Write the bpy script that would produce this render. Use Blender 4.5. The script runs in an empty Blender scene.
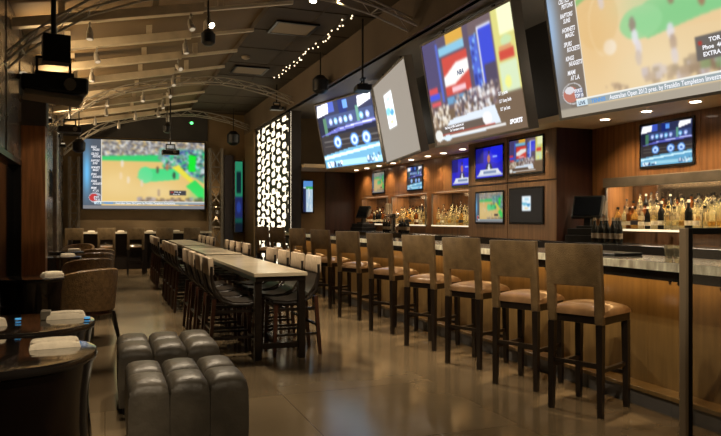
import bpy, bmesh, math, random
import numpy as np
from mathutils import Vector, Matrix
PI = math.pi
SC = bpy.context.scene
COL = SC.collection

# ---------------------------------------------------------------- camera, world, exposure
cam_d = bpy.data.cameras.new('camera')
cam = bpy.data.objects.new('camera', cam_d); COL.objects.link(cam)
cam.location = (0, 0, 1.3)
cam.rotation_euler = (PI/2, 0, -math.radians(20.593))
cam_d.sensor_width = 36; cam_d.lens = 680/721*36; cam_d.clip_start = 0.05; cam_d.clip_end = 200
SC.camera = cam
SC.view_settings.view_transform = 'Standard'; SC.view_settings.look = 'None'
SC.view_settings.gamma = 1; SC.view_settings.use_curve_mapping = False
SC.view_settings.exposure = 0.0
w = bpy.data.worlds.new('world'); SC.world = w; w.use_nodes = True
w.node_tree.nodes['Background'].inputs[0].default_value = (1.0, 0.72, 0.45, 1)
w.node_tree.nodes['Background'].inputs[1].default_value = 0.015
WARM = (1.0, 0.73, 0.43); AMBER = (1.0, 0.60, 0.24); SOFTW = (1.0, 0.81, 0.57)

SPOT_GAIN = 4.0
def light(kind, name, loc, energy, color=WARM, target=None, size=.1, size_y=None, angle=60, blend=.4, parent=None, radius=.03, tilt=0):
    d = bpy.data.lights.new(name, kind); d.energy = energy; d.color = color
    if kind == 'AREA':
        d.shape = 'RECTANGLE'; d.size = size; d.size_y = size_y or size
    if kind == 'SPOT':
        d.spot_size = math.radians(angle); d.spot_blend = blend; d.shadow_soft_size = radius
    if kind == 'POINT': d.shadow_soft_size = radius
    o = bpy.data.objects.new(name, d); COL.objects.link(o); o.location = loc
    if target is not None:
        o.rotation_euler = (Vector(target)-Vector(loc)).to_track_quat('-Z', 'Y').to_euler()
    if kind == 'AREA': o.rotation_euler = (0, -tilt, 0)
    if parent: o.parent = parent
    return o

# unseen spots lighting the stools, ottomans and tables; the last added for the column
for p_, t_, e_, an in (((.9, .9, 3.5), (3.1, 3.9, .7), 290, 34), ((.9, 2.2, 3.5), (3.1, 5.2, .7), 250, 34), ((1.0, 3.6, 3.5), (3.1, 6.8, .7), 230, 34),
                       ((.2, 5.6, 3.5), (.45, 4.6, .3), 170, 34), ((.3, 1.6, 3.5), (-.4, 3.5, .7), 200, 30), ((1.3, 4.4, 3.6), (1.6, 6.9, .7), 330, 34),
                       ((.25, 7.2, 3.2), (-.75, 9.1, 1.7), 60, 24)):
    light('SPOT', 'unseen_spot', p_, e_, SOFTW, t_, angle=an, blend=.5, radius=.04)
# narrow spots added above the stools to brighten the seats, no fixtures
for y_ in (3.78, 4.52, 5.30, 6.20, 7.18, 8.30, 9.48, 10.7, 12.1, 13.3):
    light('SPOT', 'added_aisle_spot', (3.30, y_+.15, 3.45), 330, WARM, (3.18, y_+.05, .7), angle=15, blend=.35, radius=.02)
for y_ in (5.2, 6.6, 8.0, 9.6, 11.4):  # added pools of light on the aisle floor, without fixtures
    light('SPOT', 'added_aisle_spot', (2.55, y_+.9, 3.95), 150, WARM, (2.6, y_+.9, 0), angle=26, blend=.2, radius=.03)
for y_ in (6.9, 7.95):  # unseen pair added to brighten the cabinet front
    light('SPOT', 'added_cabinet_light', (4.56, y_, 2.3), 34, WARM, (4.85, y_, 1.2), angle=110, blend=.8, radius=.03)
light('SPOT', 'unseen_spot', (.2, .6, 3.4), 90, SOFTW, (2.6, 2.5, .8), angle=20, blend=.5, radius=.04)  # added to brighten the railing post
light('SPOT', 'unseen_spot', (.5, 5.0, 3.4), 150, SOFTW, (-.2, 7.8, .5), angle=24, blend=.5, radius=.04)  # added to light the back of the nearest tub chair
light('SPOT', 'unseen_spot', (.3, -.5, 3.3), 170, SOFTW, (.45, 3.7, .1), angle=24, blend=.5, radius=.04)  # added behind the camera to brighten the ottoman fronts
for y_ in (5.55, 7.85, 10.45, 12.95):  # unseen fill added behind the screens to lighten the soffit
    light('POINT', 'added_soffit_fill', (4.35, y_, 2.85), 5, (1, .86, .68), radius=.06)
# area lights of the place: strip under the bar top, strips in the bottle niches, lamps above the floor
light('AREA', 'bar_strip_light', (3.50, 7.6, 0.895), 15, AMBER, None, 0.05, 11.6, tilt=.35)
light('AREA', 'niche_light', (5.42, 4.9, 1.70), 22, SOFTW, None, 0.10, 2.4)
light('AREA', 'niche_light', (5.42, 9.6, 1.70), 7, SOFTW, None, 0.10, 1.6)
light('AREA', 'niche_light', (5.42, 11.6, 1.70), 7, SOFTW, None, 0.10, 1.2)
light('AREA', 'niche_light', (5.42, 13.2, 1.70), 5, SOFTW, None, 0.10, 1.2)

# ---------------------------------------------------------------- materials
MATS = {}
def mat(name, col, rough=.5, metal=0, emit=None, es=1, var=0, scale=8, stretch=(1, 1, 1), bump=0, bscale=40, trans=0, ior=1.45, alpha=1, spec=.5, coat=0, rvar=0, voronoi=False, col2=None):
    m = bpy.data.materials.new(name); m.use_nodes = True
    nt = m.node_tree; b = nt.nodes['Principled BSDF']
    b.inputs['Base Color'].default_value = (*col, 1); b.inputs['Roughness'].default_value = rough
    b.inputs['Metallic'].default_value = metal; b.inputs['IOR'].default_value = ior
    b.inputs['Transmission Weight'].default_value = trans; b.inputs['Alpha'].default_value = alpha
    b.inputs['Specular IOR Level'].default_value = spec; b.inputs['Coat Weight'].default_value = coat
    b.inputs['Coat Roughness'].default_value = .08
    if emit:
        b.inputs['Emission Color'].default_value = (*emit, 1); b.inputs['Emission Strength'].default_value = es
    tc = nt.nodes.new('ShaderNodeTexCoord'); mp = nt.nodes.new('ShaderNodeMapping')
    nt.links.new(tc.outputs['Object'], mp.inputs[0]); mp.inputs['Scale'].default_value = stretch
    if var or col2:
        n = nt.nodes.new('ShaderNodeTexNoise'); n.inputs['Scale'].default_value = scale; n.inputs['Detail'].default_value = 5
        nt.links.new(mp.outputs[0], n.inputs['Vector'])
        r = nt.nodes.new('ShaderNodeValToRGB')
        r.color_ramp.elements[0].position = .32; r.color_ramp.elements[1].position = .68
        c2 = col2 or tuple(min(1, c*(1+var)) for c in col)
        c1 = col if col2 else tuple(c*(1-var) for c in col)
        r.color_ramp.elements[0].color = (*c1, 1); r.color_ramp.elements[1].color = (*c2, 1)
        nt.links.new(n.outputs['Fac'], r.inputs[0]); nt.links.new(r.outputs[0], b.inputs['Base Color'])
        if rvar:
            mr = nt.nodes.new('ShaderNodeMapRange'); mr.inputs[3].default_value = max(.02, rough-rvar); mr.inputs[4].default_value = rough+rvar
            nt.links.new(n.outputs['Fac'], mr.inputs[0]); nt.links.new(mr.outputs[0], b.inputs['Roughness'])
    if bump:
        if voronoi:
            n2 = nt.nodes.new('ShaderNodeTexVoronoi'); out = n2.outputs['Distance']
        else:
            n2 = nt.nodes.new('ShaderNodeTexNoise'); out = n2.outputs['Fac']
        n2.inputs['Scale'].default_value = bscale; nt.links.new(tc.outputs['Object'], n2.inputs['Vector'])
        bp = nt.nodes.new('ShaderNodeBump'); bp.inputs['Strength'].default_value = bump; bp.inputs['Distance'].default_value = .01
        nt.links.new(out, bp.inputs['Height']); nt.links.new(bp.outputs[0], b.inputs['Normal'])
    MATS[name] = m
    return m

mat('leather_tan', (.165, .108, .050), .38, var=.22, scale=14, bump=.35, bscale=140, voronoi=True)
mat('leather_seat', (.20, .115, .055), .30, var=.25, scale=7, bump=.2, bscale=18, coat=.8)
mat('wood_dark', (.012, .008, .006), .35, var=.3, scale=6, stretch=(8, 8, 1), coat=.3)
mat('wood_red', (.055, .020, .011), .32, var=.3, scale=5, stretch=(8, 8, 1), coat=.3)
mat('sling', (.030, .022, .016), .35, var=.3, scale=8, bump=.15)
mat('strap', (.50, .39, .27), .6, var=.12, scale=20, bump=.15, bscale=90)
mat('stone_top', (.62, .53, .38), .22, var=.12, scale=3, coat=.2)
mat('ottoman', (.090, .076, .056), .44, var=.25, scale=6, bump=.45, bscale=22)
mat('ottoman_side', (.075, .062, .048), .36, var=.2, scale=9, bump=.3, bscale=60)
mat('croc', (.18, .105, .042), .38, var=.35, scale=26, bump=.6, bscale=70, voronoi=True)
mat('drum', (.010, .006, .005), .14, coat=.6, var=.3, scale=3)
mat('drum_top', (.016, .013, .011), .07, coat=.8)
mat('linen', (.80, .70, .54), .8, var=.08, scale=20, bump=.3, bscale=60)
mat('black_plastic', (.008, .008, .008), .4)
mat('black_metal', (.010, .009, .008), .35, .3)
mat('steel', (.42, .38, .32), .3, .9, var=.15, scale=20)
mat('steel_dull', (.20, .17, .13), .45, .5, var=.15, scale=8)
mat('post_lit_side', (.30, .23, .15), .4, .3)
mat('truss', (.40, .36, .29), .45, .4)
mat('lamp_head', (.45, .41, .34), .35, .2)
mat('beam', (.62, .52, .35), .55, .2, var=.12, scale=6)
mat('beam_tip', (.70, .62, .45), .5, .2, var=.08, scale=6)
mat('deck', (.15, .096, .040), .65, var=.08, scale=1.2)
mat('ceil_flat', (.055, .040, .024), .75, var=.15, scale=2)
mat('ceil_vent', (.28, .22, .14), .6)
mat('fascia', (.115, .080, .048), .75, var=.12, scale=1.5)
mat('soffit', (.20, .18, .15), .6, var=.06, scale=2)
mat('wall_dark', (.040, .034, .028), .6, var=.2, scale=2)
mat('wall_tan', (.20, .13, .06), .75, var=.12, scale=2)
mat('wall_bronze', (.16, .135, .11), .26, .35, var=.25, scale=1.1, stretch=(1, 1, 3), rvar=.08)
mat('column_wood', (.24, .10, .035), .32, var=.3, scale=3, stretch=(9, 9, .6), coat=.25)
mat('wall_wood', (.26, .115, .038), .36, var=.28, scale=3, stretch=(9, 9, .5), coat=.3)
mat('cab_wood', (.21, .115, .055), .38, var=.22, scale=3, stretch=(9, 9, .5), coat=.25)
mat('door_wood', (.040, .015, .010), .35, var=.3, scale=3, stretch=(6, 6, .5))
mat('bar_front', (.18, .112, .040), .28, var=.16, scale=4, stretch=(1, 6, .6), coat=.4)
mat('bar_fascia', (.018, .017, .016), .2, .2)
mat('bar_top', (.20, .19, .17), .12, var=.2, scale=10, coat=.5)
mat('bar_edge', (.85, .76, .56), .35, var=.45, scale=7, stretch=(1, 3, 1))
mat('kick', (.12, .115, .11), .5, .2, var=.12, scale=4)
mat('slab_dark', (.026, .025, .024), .18, coat=.4)
mat('low_soffit', (.78, .60, .36), .6, var=.06, scale=3)
mat('mirror', (.30, .24, .17), .12, .95)
mat('shelf_lit', (.9, .8, .6), .4, emit=(1, .86, .6), es=.9)
mat('acrylic', (.85, .74, .5), .3, emit=(1, .78, .42), es=.15)
mat('strip_lit', (.9, .8, .6), .4, emit=(1, .82, .55), es=3.0)
mat('amber_strip', (.9, .6, .3), .4, emit=(1, .55, .2), es=3.0)
mat('lamp_lit', (1, .9, .8), .4, emit=(1, .80, .62), es=9)
mat('lens_lit', (1, .9, .8), .4, emit=(1, .88, .66), es=30)
mat('lens_dim', (.6, .55, .5), .3, emit=(1, .85, .6), es=.35)
mat('bulb_lit', (1, .9, .8), .4, emit=(1, .78, .50), es=3)
mat('green_lit', (.1, .9, .2), .4, emit=(.12, 1, .25), es=3)
mat('blue_lit', (.1, .5, .9), .4, emit=(.05, .22, .45), es=.8)
mat('backlit_white', (.9, .85, .7), .5, emit=(1, .88, .64), es=1.9)
mat('lattice', (.020, .017, .013), .5)
mat('casing', (.30, .28, .25), .55, var=.05, scale=3)
mat('screen_side', (.035, .032, .028), .6)
mat('tv_frame', (.006, .006, .007), .25, coat=.4)
mat('window_dark', (.004, .005, .007), .08, coat=.7)
mat('bottle_clear', (.80, .74, .55), .06, trans=.9, ior=1.3)
mat('bottle_gold', (.75, .45, .12), .08, trans=.75, ior=1.3)
mat('bottle_amber', (.26, .085, .02), .08, trans=.5, ior=1.3)
mat('bottle_dark', (.012, .012, .010), .08)
mat('bottle_pale', (.90, .82, .50), .12, trans=.75, ior=1.3)
mat('label_cream', (.75, .68, .52), .6)
mat('label_dim', (.22, .17, .11), .6)
mat('label_dark', (.05, .05, .06), .5)
mat('glass_tint', (.30, .27, .22), .02, trans=0, alpha=.12, coat=.5)
mat('chrome', (.75, .72, .68), .12, 1)

def floor_material():
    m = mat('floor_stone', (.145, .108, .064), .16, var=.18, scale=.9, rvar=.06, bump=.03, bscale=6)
    nt = m.node_tree; b = nt.nodes['Principled BSDF']
    ramp = [n for n in nt.nodes if n.type == 'VALTORGB'][0]
    tc = [n for n in nt.nodes if n.type == 'TEX_COORD'][0]
    br = nt.nodes.new('ShaderNodeTexBrick'); br.offset = 0; br.squash = 1
    br.inputs['Color1'].default_value = (1, 1, 1, 1); br.inputs['Color2'].default_value = (.72, .70, .68, 1)
    br.inputs['Mortar'].default_value = (.55, .5, .45, 1); br.inputs['Scale'].default_value = 1
    br.inputs['Mortar Size'].default_value = .004; br.inputs['Brick Width'].default_value = 1.22; br.inputs['Row Height'].default_value = 1.22
    nt.links.new(tc.outputs['Object'], br.inputs['Vector'])
    mx = nt.nodes.new('ShaderNodeMixRGB'); mx.blend_type = 'MULTIPLY'; mx.inputs[0].default_value = .8
    nt.links.new(ramp.outputs[0], mx.inputs[1]); nt.links.new(br.outputs['Color'], mx.inputs[2])
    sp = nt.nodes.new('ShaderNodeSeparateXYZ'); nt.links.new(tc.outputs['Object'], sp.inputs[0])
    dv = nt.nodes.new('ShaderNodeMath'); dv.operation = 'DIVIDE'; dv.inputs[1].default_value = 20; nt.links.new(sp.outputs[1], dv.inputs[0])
    light_bands = nt.nodes.new('ShaderNodeValToRGB'); light_bands.color_ramp.interpolation = 'CONSTANT'   # lit and shaded stretches of floor painted into the stone colour
    el = light_bands.color_ramp.elements; el[0].position = 0; el[0].color = (.55, .56, .58, 1); el[1].position = 5.0/20; el[1].color = (1.15, 1.12, 1.05, 1)
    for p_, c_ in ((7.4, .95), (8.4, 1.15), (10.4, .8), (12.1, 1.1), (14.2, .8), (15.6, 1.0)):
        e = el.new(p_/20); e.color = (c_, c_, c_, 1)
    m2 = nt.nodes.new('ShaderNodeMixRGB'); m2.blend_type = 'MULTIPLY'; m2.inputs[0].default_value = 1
    nt.links.new(mx.outputs[0], m2.inputs[1]); nt.links.new(light_bands.outputs[0], m2.inputs[2])
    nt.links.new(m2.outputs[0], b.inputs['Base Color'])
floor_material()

def picture_material():
    m = bpy.data.materials.new('picture'); m.use_nodes = True
    nt = m.node_tree; b = nt.nodes['Principled BSDF']
    b.inputs['Base Color'].default_value = (.006, .006, .006, 1); b.inputs['Roughness'].default_value = .5; b.inputs['Specular IOR Level'].default_value = .2
    at = nt.nodes.new('ShaderNodeVertexColor'); at.layer_name = 'Col'
    nt.links.new(at.outputs[0], b.inputs['Emission Color']); b.inputs['Emission Strength'].default_value = 1.0
    MATS['picture'] = m
picture_material()

# ---------------------------------------------------------------- mesh helpers
class MB:
    def __init__(s): s.v = []; s.f = []; s.m = []; s.cur = 0
    def add(s, vs, fs):
        o = len(s.v); s.v += [tuple(v) for v in vs]; s.f += [tuple(i+o for i in f) for f in fs]; s.m += [s.cur]*len(fs)
        return s
    def bx(s, x0, x1, y0, y1, z0, z1, rot=None, piv=None):
        vs = [Vector((x, y, z)) for x in (x0, x1) for y in (y0, y1) for z in (z0, z1)]
        if rot is not None:
            p = Vector(piv) if piv else Vector(((x0+x1)/2, (y0+y1)/2, (z0+z1)/2))
            vs = [p+rot @ (v-p) for v in vs]
        return s.add(vs, [(0, 1, 3, 2), (4, 6, 7, 5), (0, 4, 5, 1), (2, 3, 7, 6), (0, 2, 6, 4), (1, 5, 7, 3)])
    def bar(s, p0, p1, w0, w1=None, up=(0, 0, 1)):
        """square bar from p0 to p1, w0 wide at p0 and w1 at p1"""
        p0 = Vector(p0); p1 = Vector(p1); w1 = w1 or w0; d = (p1-p0).normalized()
        u = Vector(up) if abs(d.dot(Vector(up))) < .95 else Vector((1, 0, 0))
        a = d.cross(u).normalized(); b = d.cross(a).normalized()
        vs = [p+(a*i+b*j)*ww/2 for p, ww in ((p0, w0), (p1, w1)) for i, j in ((-1, -1), (1, -1), (1, 1), (-1, 1))]
        return s.add(vs, [(0, 1, 2, 3), (7, 6, 5, 4), (0, 4, 5, 1), (1, 5, 6, 2), (2, 6, 7, 3), (3, 7, 4, 0)])
    def tube(s, pts, r, n=8, caps=True):
        pts = [Vector(p) for p in pts]; vs = []; fs = []; k = len(pts)
        for i, p in enumerate(pts):
            d = (pts[min(i+1, k-1)]-pts[max(i-1, 0)]).normalized()
            u = Vector((0, 0, 1)) if abs(d.z) < .9 else Vector((1, 0, 0))
            a = d.cross(u).normalized(); b = d.cross(a).normalized()
            rr = r[i] if isinstance(r, (list, tuple)) else r
            for j in range(n): t = 2*PI*j/n; vs.append(p+(a*math.cos(t)+b*math.sin(t))*rr)
        for i in range(k-1):
            for j in range(n): fs.append((i*n+j, i*n+(j+1) % n, (i+1)*n+(j+1) % n, (i+1)*n+j))
        if caps: fs.append(tuple(range(n))[::-1]); fs.append(tuple((k-1)*n+j for j in range(n)))
        return s.add(vs, fs)
    def lathe(s, prof, c=(0, 0, 0), n=24):
        vs = []; fs = []; k = len(prof)
        for r, z in prof:
            for j in range(n): t = 2*PI*j/n; vs.append((c[0]+r*math.cos(t), c[1]+r*math.sin(t), c[2]+z))
        for i in range(k-1):
            for j in range(n): fs.append((i*n+j, i*n+(j+1) % n, (i+1)*n+(j+1) % n, (i+1)*n+j))
        fs.append(tuple(range(n))[::-1]); fs.append(tuple((k-1)*n+j for j in range(n)))
        return s.add(vs, fs)
    def prism(s, poly, fn0, fn1):
        """polygon extruded between two maps of its 2D points"""
        n = len(poly); vs = [fn0(*p) for p in poly]+[fn1(*p) for p in poly]
        fs = [tuple(range(n))[::-1], tuple(range(n, 2*n))]+[(i, (i+1) % n, n+(i+1) % n, n+i) for i in range(n)]
        return s.add(vs, fs)
    def pillow(s, cx, cy, z0, sx, sy, h, dome=0, n=12, p=6, wob=0, seed=0):
        """cushion block: flat bottom, sides to height h with rounded edges and a domed top"""
        rnd = random.Random(seed); vs = []; fs = []
        us = [math.sin(PI/2*(-1+2*i/n)) for i in range(n+1)]
        for v in us:
            for u in us:
                e = ((1-abs(u)**p)*(1-abs(v)**p))
                z = z0+h*(max(0, e)**.28)+dome*(1-u*u)*(1-v*v)+(rnd.uniform(-wob, wob) if abs(u) < .99 and abs(v) < .99 else 0)
                vs.append((cx+u*sx/2, cy+v*sy/2, z))
        N = n+1
        for j in range(n):
            for i in range(n): fs.append((j*N+i, j*N+i+1, (j+1)*N+i+1, (j+1)*N+i))
        rim = [i for i in range(N)]+[j*N+n for j in range(1, N)]+[n*N+i for i in range(n-1, -1, -1)]+[j*N for j in range(n-1, 0, -1)]
        fs.append(tuple(rim[::-1]))
        return s.add(vs, fs)
    def build(s, name, mats, parent=None, bevel=0, smooth=False, seg=2, loc=None, rotz=None):
        me = bpy.data.meshes.new(name); me.from_pydata(s.v, [], s.f)
        mats = mats if isinstance(mats, (list, tuple)) else [mats]
        for m in mats: me.materials.append(MATS[m])
        me.polygons.foreach_set('material_index', s.m)
        bm = bmesh.new(); bm.from_mesh(me)
        bmesh.ops.recalc_face_normals(bm, faces=bm.faces)
        if bevel:
            ed = [e for e in bm.edges if e.is_manifold and e.calc_face_angle(0) > .6]
            bmesh.ops.bevel(bm, geom=ed, offset=bevel, segments=seg, affect='EDGES', profile=.5, clamp_overlap=True)
        bm.to_mesh(me); bm.free()
        if smooth:
            me.polygons.foreach_set('use_smooth', [True]*len(me.polygons))
            try: me.set_sharp_from_angle(angle=math.radians(40))
            except Exception: pass
        me.update()
        o = bpy.data.objects.new(name, me); COL.objects.link(o)
        if parent: o.parent = parent
        if loc: o.location = loc
        if rotz is not None: o.rotation_euler = (0, 0, rotz)
        return o

def tag(o, label=None, cat=None, group=None, kind=None):
    if label: o['label'] = label
    if cat: o['category'] = cat
    if group: o['group'] = group
    if kind: o['kind'] = kind
    return o
def thing(name, loc, rotz=0, label=None, cat=None, group=None):
    o = bpy.data.objects.new(name, None); COL.objects.link(o); o.location = loc; o.rotation_euler = (0, 0, rotz)
    o.empty_display_size = .1
    return tag(o, label, cat, group)
def children(o): return [c for c in bpy.data.objects if c.parent == o]
def copy_tree(o, parent=None):
    c = o.copy(); COL.objects.link(c); c.parent = parent
    for ch in children(o): copy_tree(ch, c)
    return c
def struct(mb, name, m, **k):
    o = mb.build(name, m, **k); o['kind'] = 'structure'; return o
def rz(a): return Matrix.Rotation(a, 3, 'Z')

# ---------------------------------------------------------------- setting
XL, YB = -.95, 18.0
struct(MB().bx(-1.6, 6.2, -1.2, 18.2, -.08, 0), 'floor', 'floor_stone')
# left wall with a dark window in it
wl = MB()
wl.bx(XL-.15, XL, .6, 5.6, 0, 3.75); wl.bx(XL-.15, XL, 9.0, 18.15, 0, 3.75)
wl.bx(XL-.15, XL, 5.6, 9.0, 0, .42); wl.bx(XL-.15, XL, 5.6, 9.0, 1.98, 3.75)
for y in (1.8, 3.0, 4.2, 5.4, 6.6, 7.8, 9.0): wl.bx(XL, XL+.012, y-.02, y+.02, 1.99, 3.6)
struct(wl, 'wall_left', 'wall_bronze')
win = MB().bx(XL-.10, XL-.06, 5.6, 9.0, .42, 1.98)
wo = struct(win, 'window_1', 'window_dark')
wf = MB()
for a in ((5.6, 9.0, .42, .48), (5.6, 9.0, 1.92, 1.98), (5.6, 5.66, .48, 1.92), (8.94, 9.0, .48, 1.92)):
    wf.bx(XL-.06, XL+.02, a[0], a[1], a[2], a[3])
wf.build('window_frame', 'black_metal', wo)
# back wall
bw = MB().bx(XL-.15, 3.6, YB, YB+.15, 0, 4.3)
struct(bw, 'wall_back', 'wall_tan')
struct(MB().bx(XL, 2.5, YB-.035, YB, 3.3, 4.1), 'trim_1', 'wall_dark')
d1 = struct(MB().bx(2.93, 3.17, YB-.04, YB, 0, 2.95), 'door_1', 'door_wood')
MB().tube([(3.13, YB-.07, .95), (3.13, YB-.07, 1.15)], .012).build('door_handle', 'steel', d1)
# sloped deck above the beams and flat ceiling
def deck_z(x): return 3.60+.175*(x+.95)
dk = MB()
dk.prism([(XL-.15, deck_z(XL-.15)), (2.05, deck_z(2.05)), (2.05, deck_z(2.05)+.1), (XL-.15, deck_z(XL)+.1)],
         lambda x, z: (x, 2.0, z), lambda x, z: (x, YB+.1, z))
struct(dk, 'ceiling', 'deck')
fc = MB().bx(2.0, 3.5, 2.0, YB, 4.03, 4.13)
for i in range(14): fc.bx(2.0, 3.48, 3.1+i*1.1, 3.115+i*1.1, 4.02, 4.03)
fc.bx(2.70, 2.715, 2.0, YB, 4.02, 4.03)
struct(fc, 'trim_2', 'ceil_flat')
struct(MB().bx(3.46, 3.56, 2.0, YB, 3.5, 4.1), 'trim_3', 'fascia')
struct(MB().bx(3.5, 4.68, 2.0, 14.5, 3.5, 3.58), 'trim_4', 'soffit')
struct(MB().bx(4.60, 4.68, 2.0, 14.5, 2.40, 3.5), 'trim_5', 'wall_dark')
struct(MB().bx(4.52, 5.7, 2.0, 14.5, 2.33, 2.40).bx(3.78, 4.52, 13.3, 14.5, 2.33, 2.40), 'trim_6', 'low_soffit')
# right wall, pieces around the bottle niches
wr = MB()
wr.bx(5.30, 5.36, 2.0, 14.5, 1.74, 2.33); wr.bx(5.30, 5.36, 2.0, 14.5, 0, 1.16)
for a, b in ((6.20, 8.6), (10.55, 10.78), (12.31, 12.52), (14.01, 14.5)): wr.bx(5.30, 5.70, a, b, 1.16, 1.74)
for y in (4.92, 5.77, 10.2, 12.0): wr.bx(5.296, 5.30, y-.006, y+.006, 1.75, 2.33)
wr.bx(5.70, 5.76, 2.0, 14.5, 0, 2.40)
struct(wr, 'wall_right', 'wall_wood')
# end wall of the bar recess
struct(MB().bx(3.78, 4.60, 14.5, 14.6, 0, 3.5), 'wall_bar_end', 'wall_tan')
struct(MB().bx(4.60, 5.70, 14.48, 14.6, 0, 2.33), 'door_2', 'door_wood')
struct(MB().bx(4.60, 5.70, 14.5, 14.6, 2.33, 3.5), 'trim_7', 'wall_dark')
struct(MB().bx(3.56, 3.77, 13.5, 18.0, 0, 3.5), 'wall_lattice_side', 'wall_dark')
struct(MB().bx(3.46, 3.56, 16.75, 18.0, 0, 3.5), 'trim_8', 'wall_tan')

# wooden column on the left wall
t = thing('wooden_column', (-.815, 9.25, 0), 0, 'reddish brown wooden column against the left wall behind the drum tables', 'column')
MB().bx(-.135, .135, -.15, .15, 0, 2.42).build('shaft', 'column_wood', t, bevel=.006)
MB().bx(-.15, .15, -.165, .165, 2.42, 2.80).build('capital', 'wall_dark', t, bevel=.01)

# ceiling beams
BY = [5.75, 7.0, 8.22, 9.46, 10.71, 11.91, 13.25, 14.45, 15.65, 16.8]
def beam_z(x): return 3.43+.19*(x+.54)
BN = ['nearest', 'second', 'third', 'fourth', 'fifth', 'sixth', 'seventh', 'eighth', 'ninth', 'tenth']
for i, y in enumerate(BY):
    xe = 2.19 if i == 2 else 1.95
    t = thing('ceiling_beam', (0, y, 3.5), 0, 'tan steel ceiling beam under the sloped deck, %s from the camera' % BN[i], 'beam', 'sloping beams of the ceiling')
    z = lambda x: beam_z(x)-3.5
    MB().prism([(XL+.01, z(XL)), (1.1, z(1.1)), (1.1, z(1.1)+.105), (XL+.01, z(XL)+.105)], lambda a, b: (a, -.06, b), lambda a, b: (a, .06, b)).build('beam_body', 'beam', t, bevel=.006)
    MB().prism([(1.0, z(1.0)+.015), (xe, z(xe)+.015), (xe, z(xe)+.055), (1.0, z(1.0)+.055)], lambda a, b: (a, -.028, b), lambda a, b: (a, .028, b)).build('beam_tip', 'beam_tip', t)
    for x in (-.45, .55, 1.3):
        MB().bx(x-.035, x+.035, -.02, .02, z(x)+.04, deck_z(x)-3.5+.01).build('hanger', 'beam', t)

# arched trusses with their columns
ARC = [(-.9, 2.80), (-.75, 2.95), (-.45, 3.2), (-.15, 3.40), (.35, 3.60), (.85, 3.73), (1.32, 3.81), (1.75, 3.86), (2.1, 3.87), (2.5, 3.83), (2.95, 3.74), (3.44, 3.58)]
for i, (y, nm) in enumerate(((7.38, 'nearest the camera'), (13.0, 'crossing the middle of the room'), (17.3, 'farthest, before the big screen'))):
    t = thing('arched_truss', (0, y, 0), 0, 'curved pale steel roof truss, '+nm, 'truss', 'arched roof trusses')
    for dy in (-.13, .13):
        MB().tube([(x, dy, zz-.02) for x, zz in ARC], .013, 6).build('lower_chord', 'truss', t)
    MB().tube([(x, 0, zz+.10) for x, zz in ARC], .014, 6).build('upper_chord', 'truss', t)
    wb = MB()
    for k in range(len(ARC)-1):
        (xa, za), (xb, zb) = ARC[k], ARC[k+1]; xm, zm = (xa+xb)/2, (za+zb)/2+.10
        for dy in (-.13, .13):
            wb.tube([(xa, dy, za-.02), (xm, 0, zm)], .005, 5); wb.tube([(xm, 0, zm), (xb, dy, zb-.02)], .005, 5)
        wb.tube([(xa, -.13, za-.02), (xa, .13, za-.02)], .008, 5)
    wb.build('web', 'truss', t)
def truss_column(x, y, label, h=2.95, wd=.3, facing_x=False):
    t = thing('truss_column', (x, y, 0), 0, label, 'column', 'steel truss columns')
    for s in (-1, 1):
        a, b = (0, s*wd/2) if facing_x else (s*wd/2, 0)
        MB().bx(a-.035, a+.035, b-.035, b+.035, 0, h).build('post', 'steel_dull' if y > 17 else 'steel', t, bevel=.006)
    wb = MB(); n = 6; hs = h/n
    for k in range(n):
        for q in (-1, 1):
            p0 = (0, q*wd/2) if facing_x else (q*wd/2, 0); p1 = (-p0[0], -p0[1])
            wb.bar((p0[0], p0[1], k*hs+.05), (p1[0], p1[1], (k+1)*hs), .022)
        wb.bar((p0[0], p0[1], k*hs+.03), (p1[0], p1[1], k*hs+.03), .03)
    wb.build('bracing', 'steel_dull' if y > 17 else 'truss', t)
    return t
truss_column(-.80, 12.85, 'bright steel lattice column just behind the wooden column on the left', 2.78, .26, True)
truss_column(-.70, 17.75, 'steel lattice column left of the far big screen', 2.78, .20)
truss_column(2.68, 17.72, 'lit steel lattice column right of the far big screen', 3.1, .30)
bp = tag(MB().bx(2.48, 2.88, 17.90, 17.955, 0, 3.1).build('back_plate', 'wall_tan'), 'dark plate on the back wall behind the lit steel column', 'panel')

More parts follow.
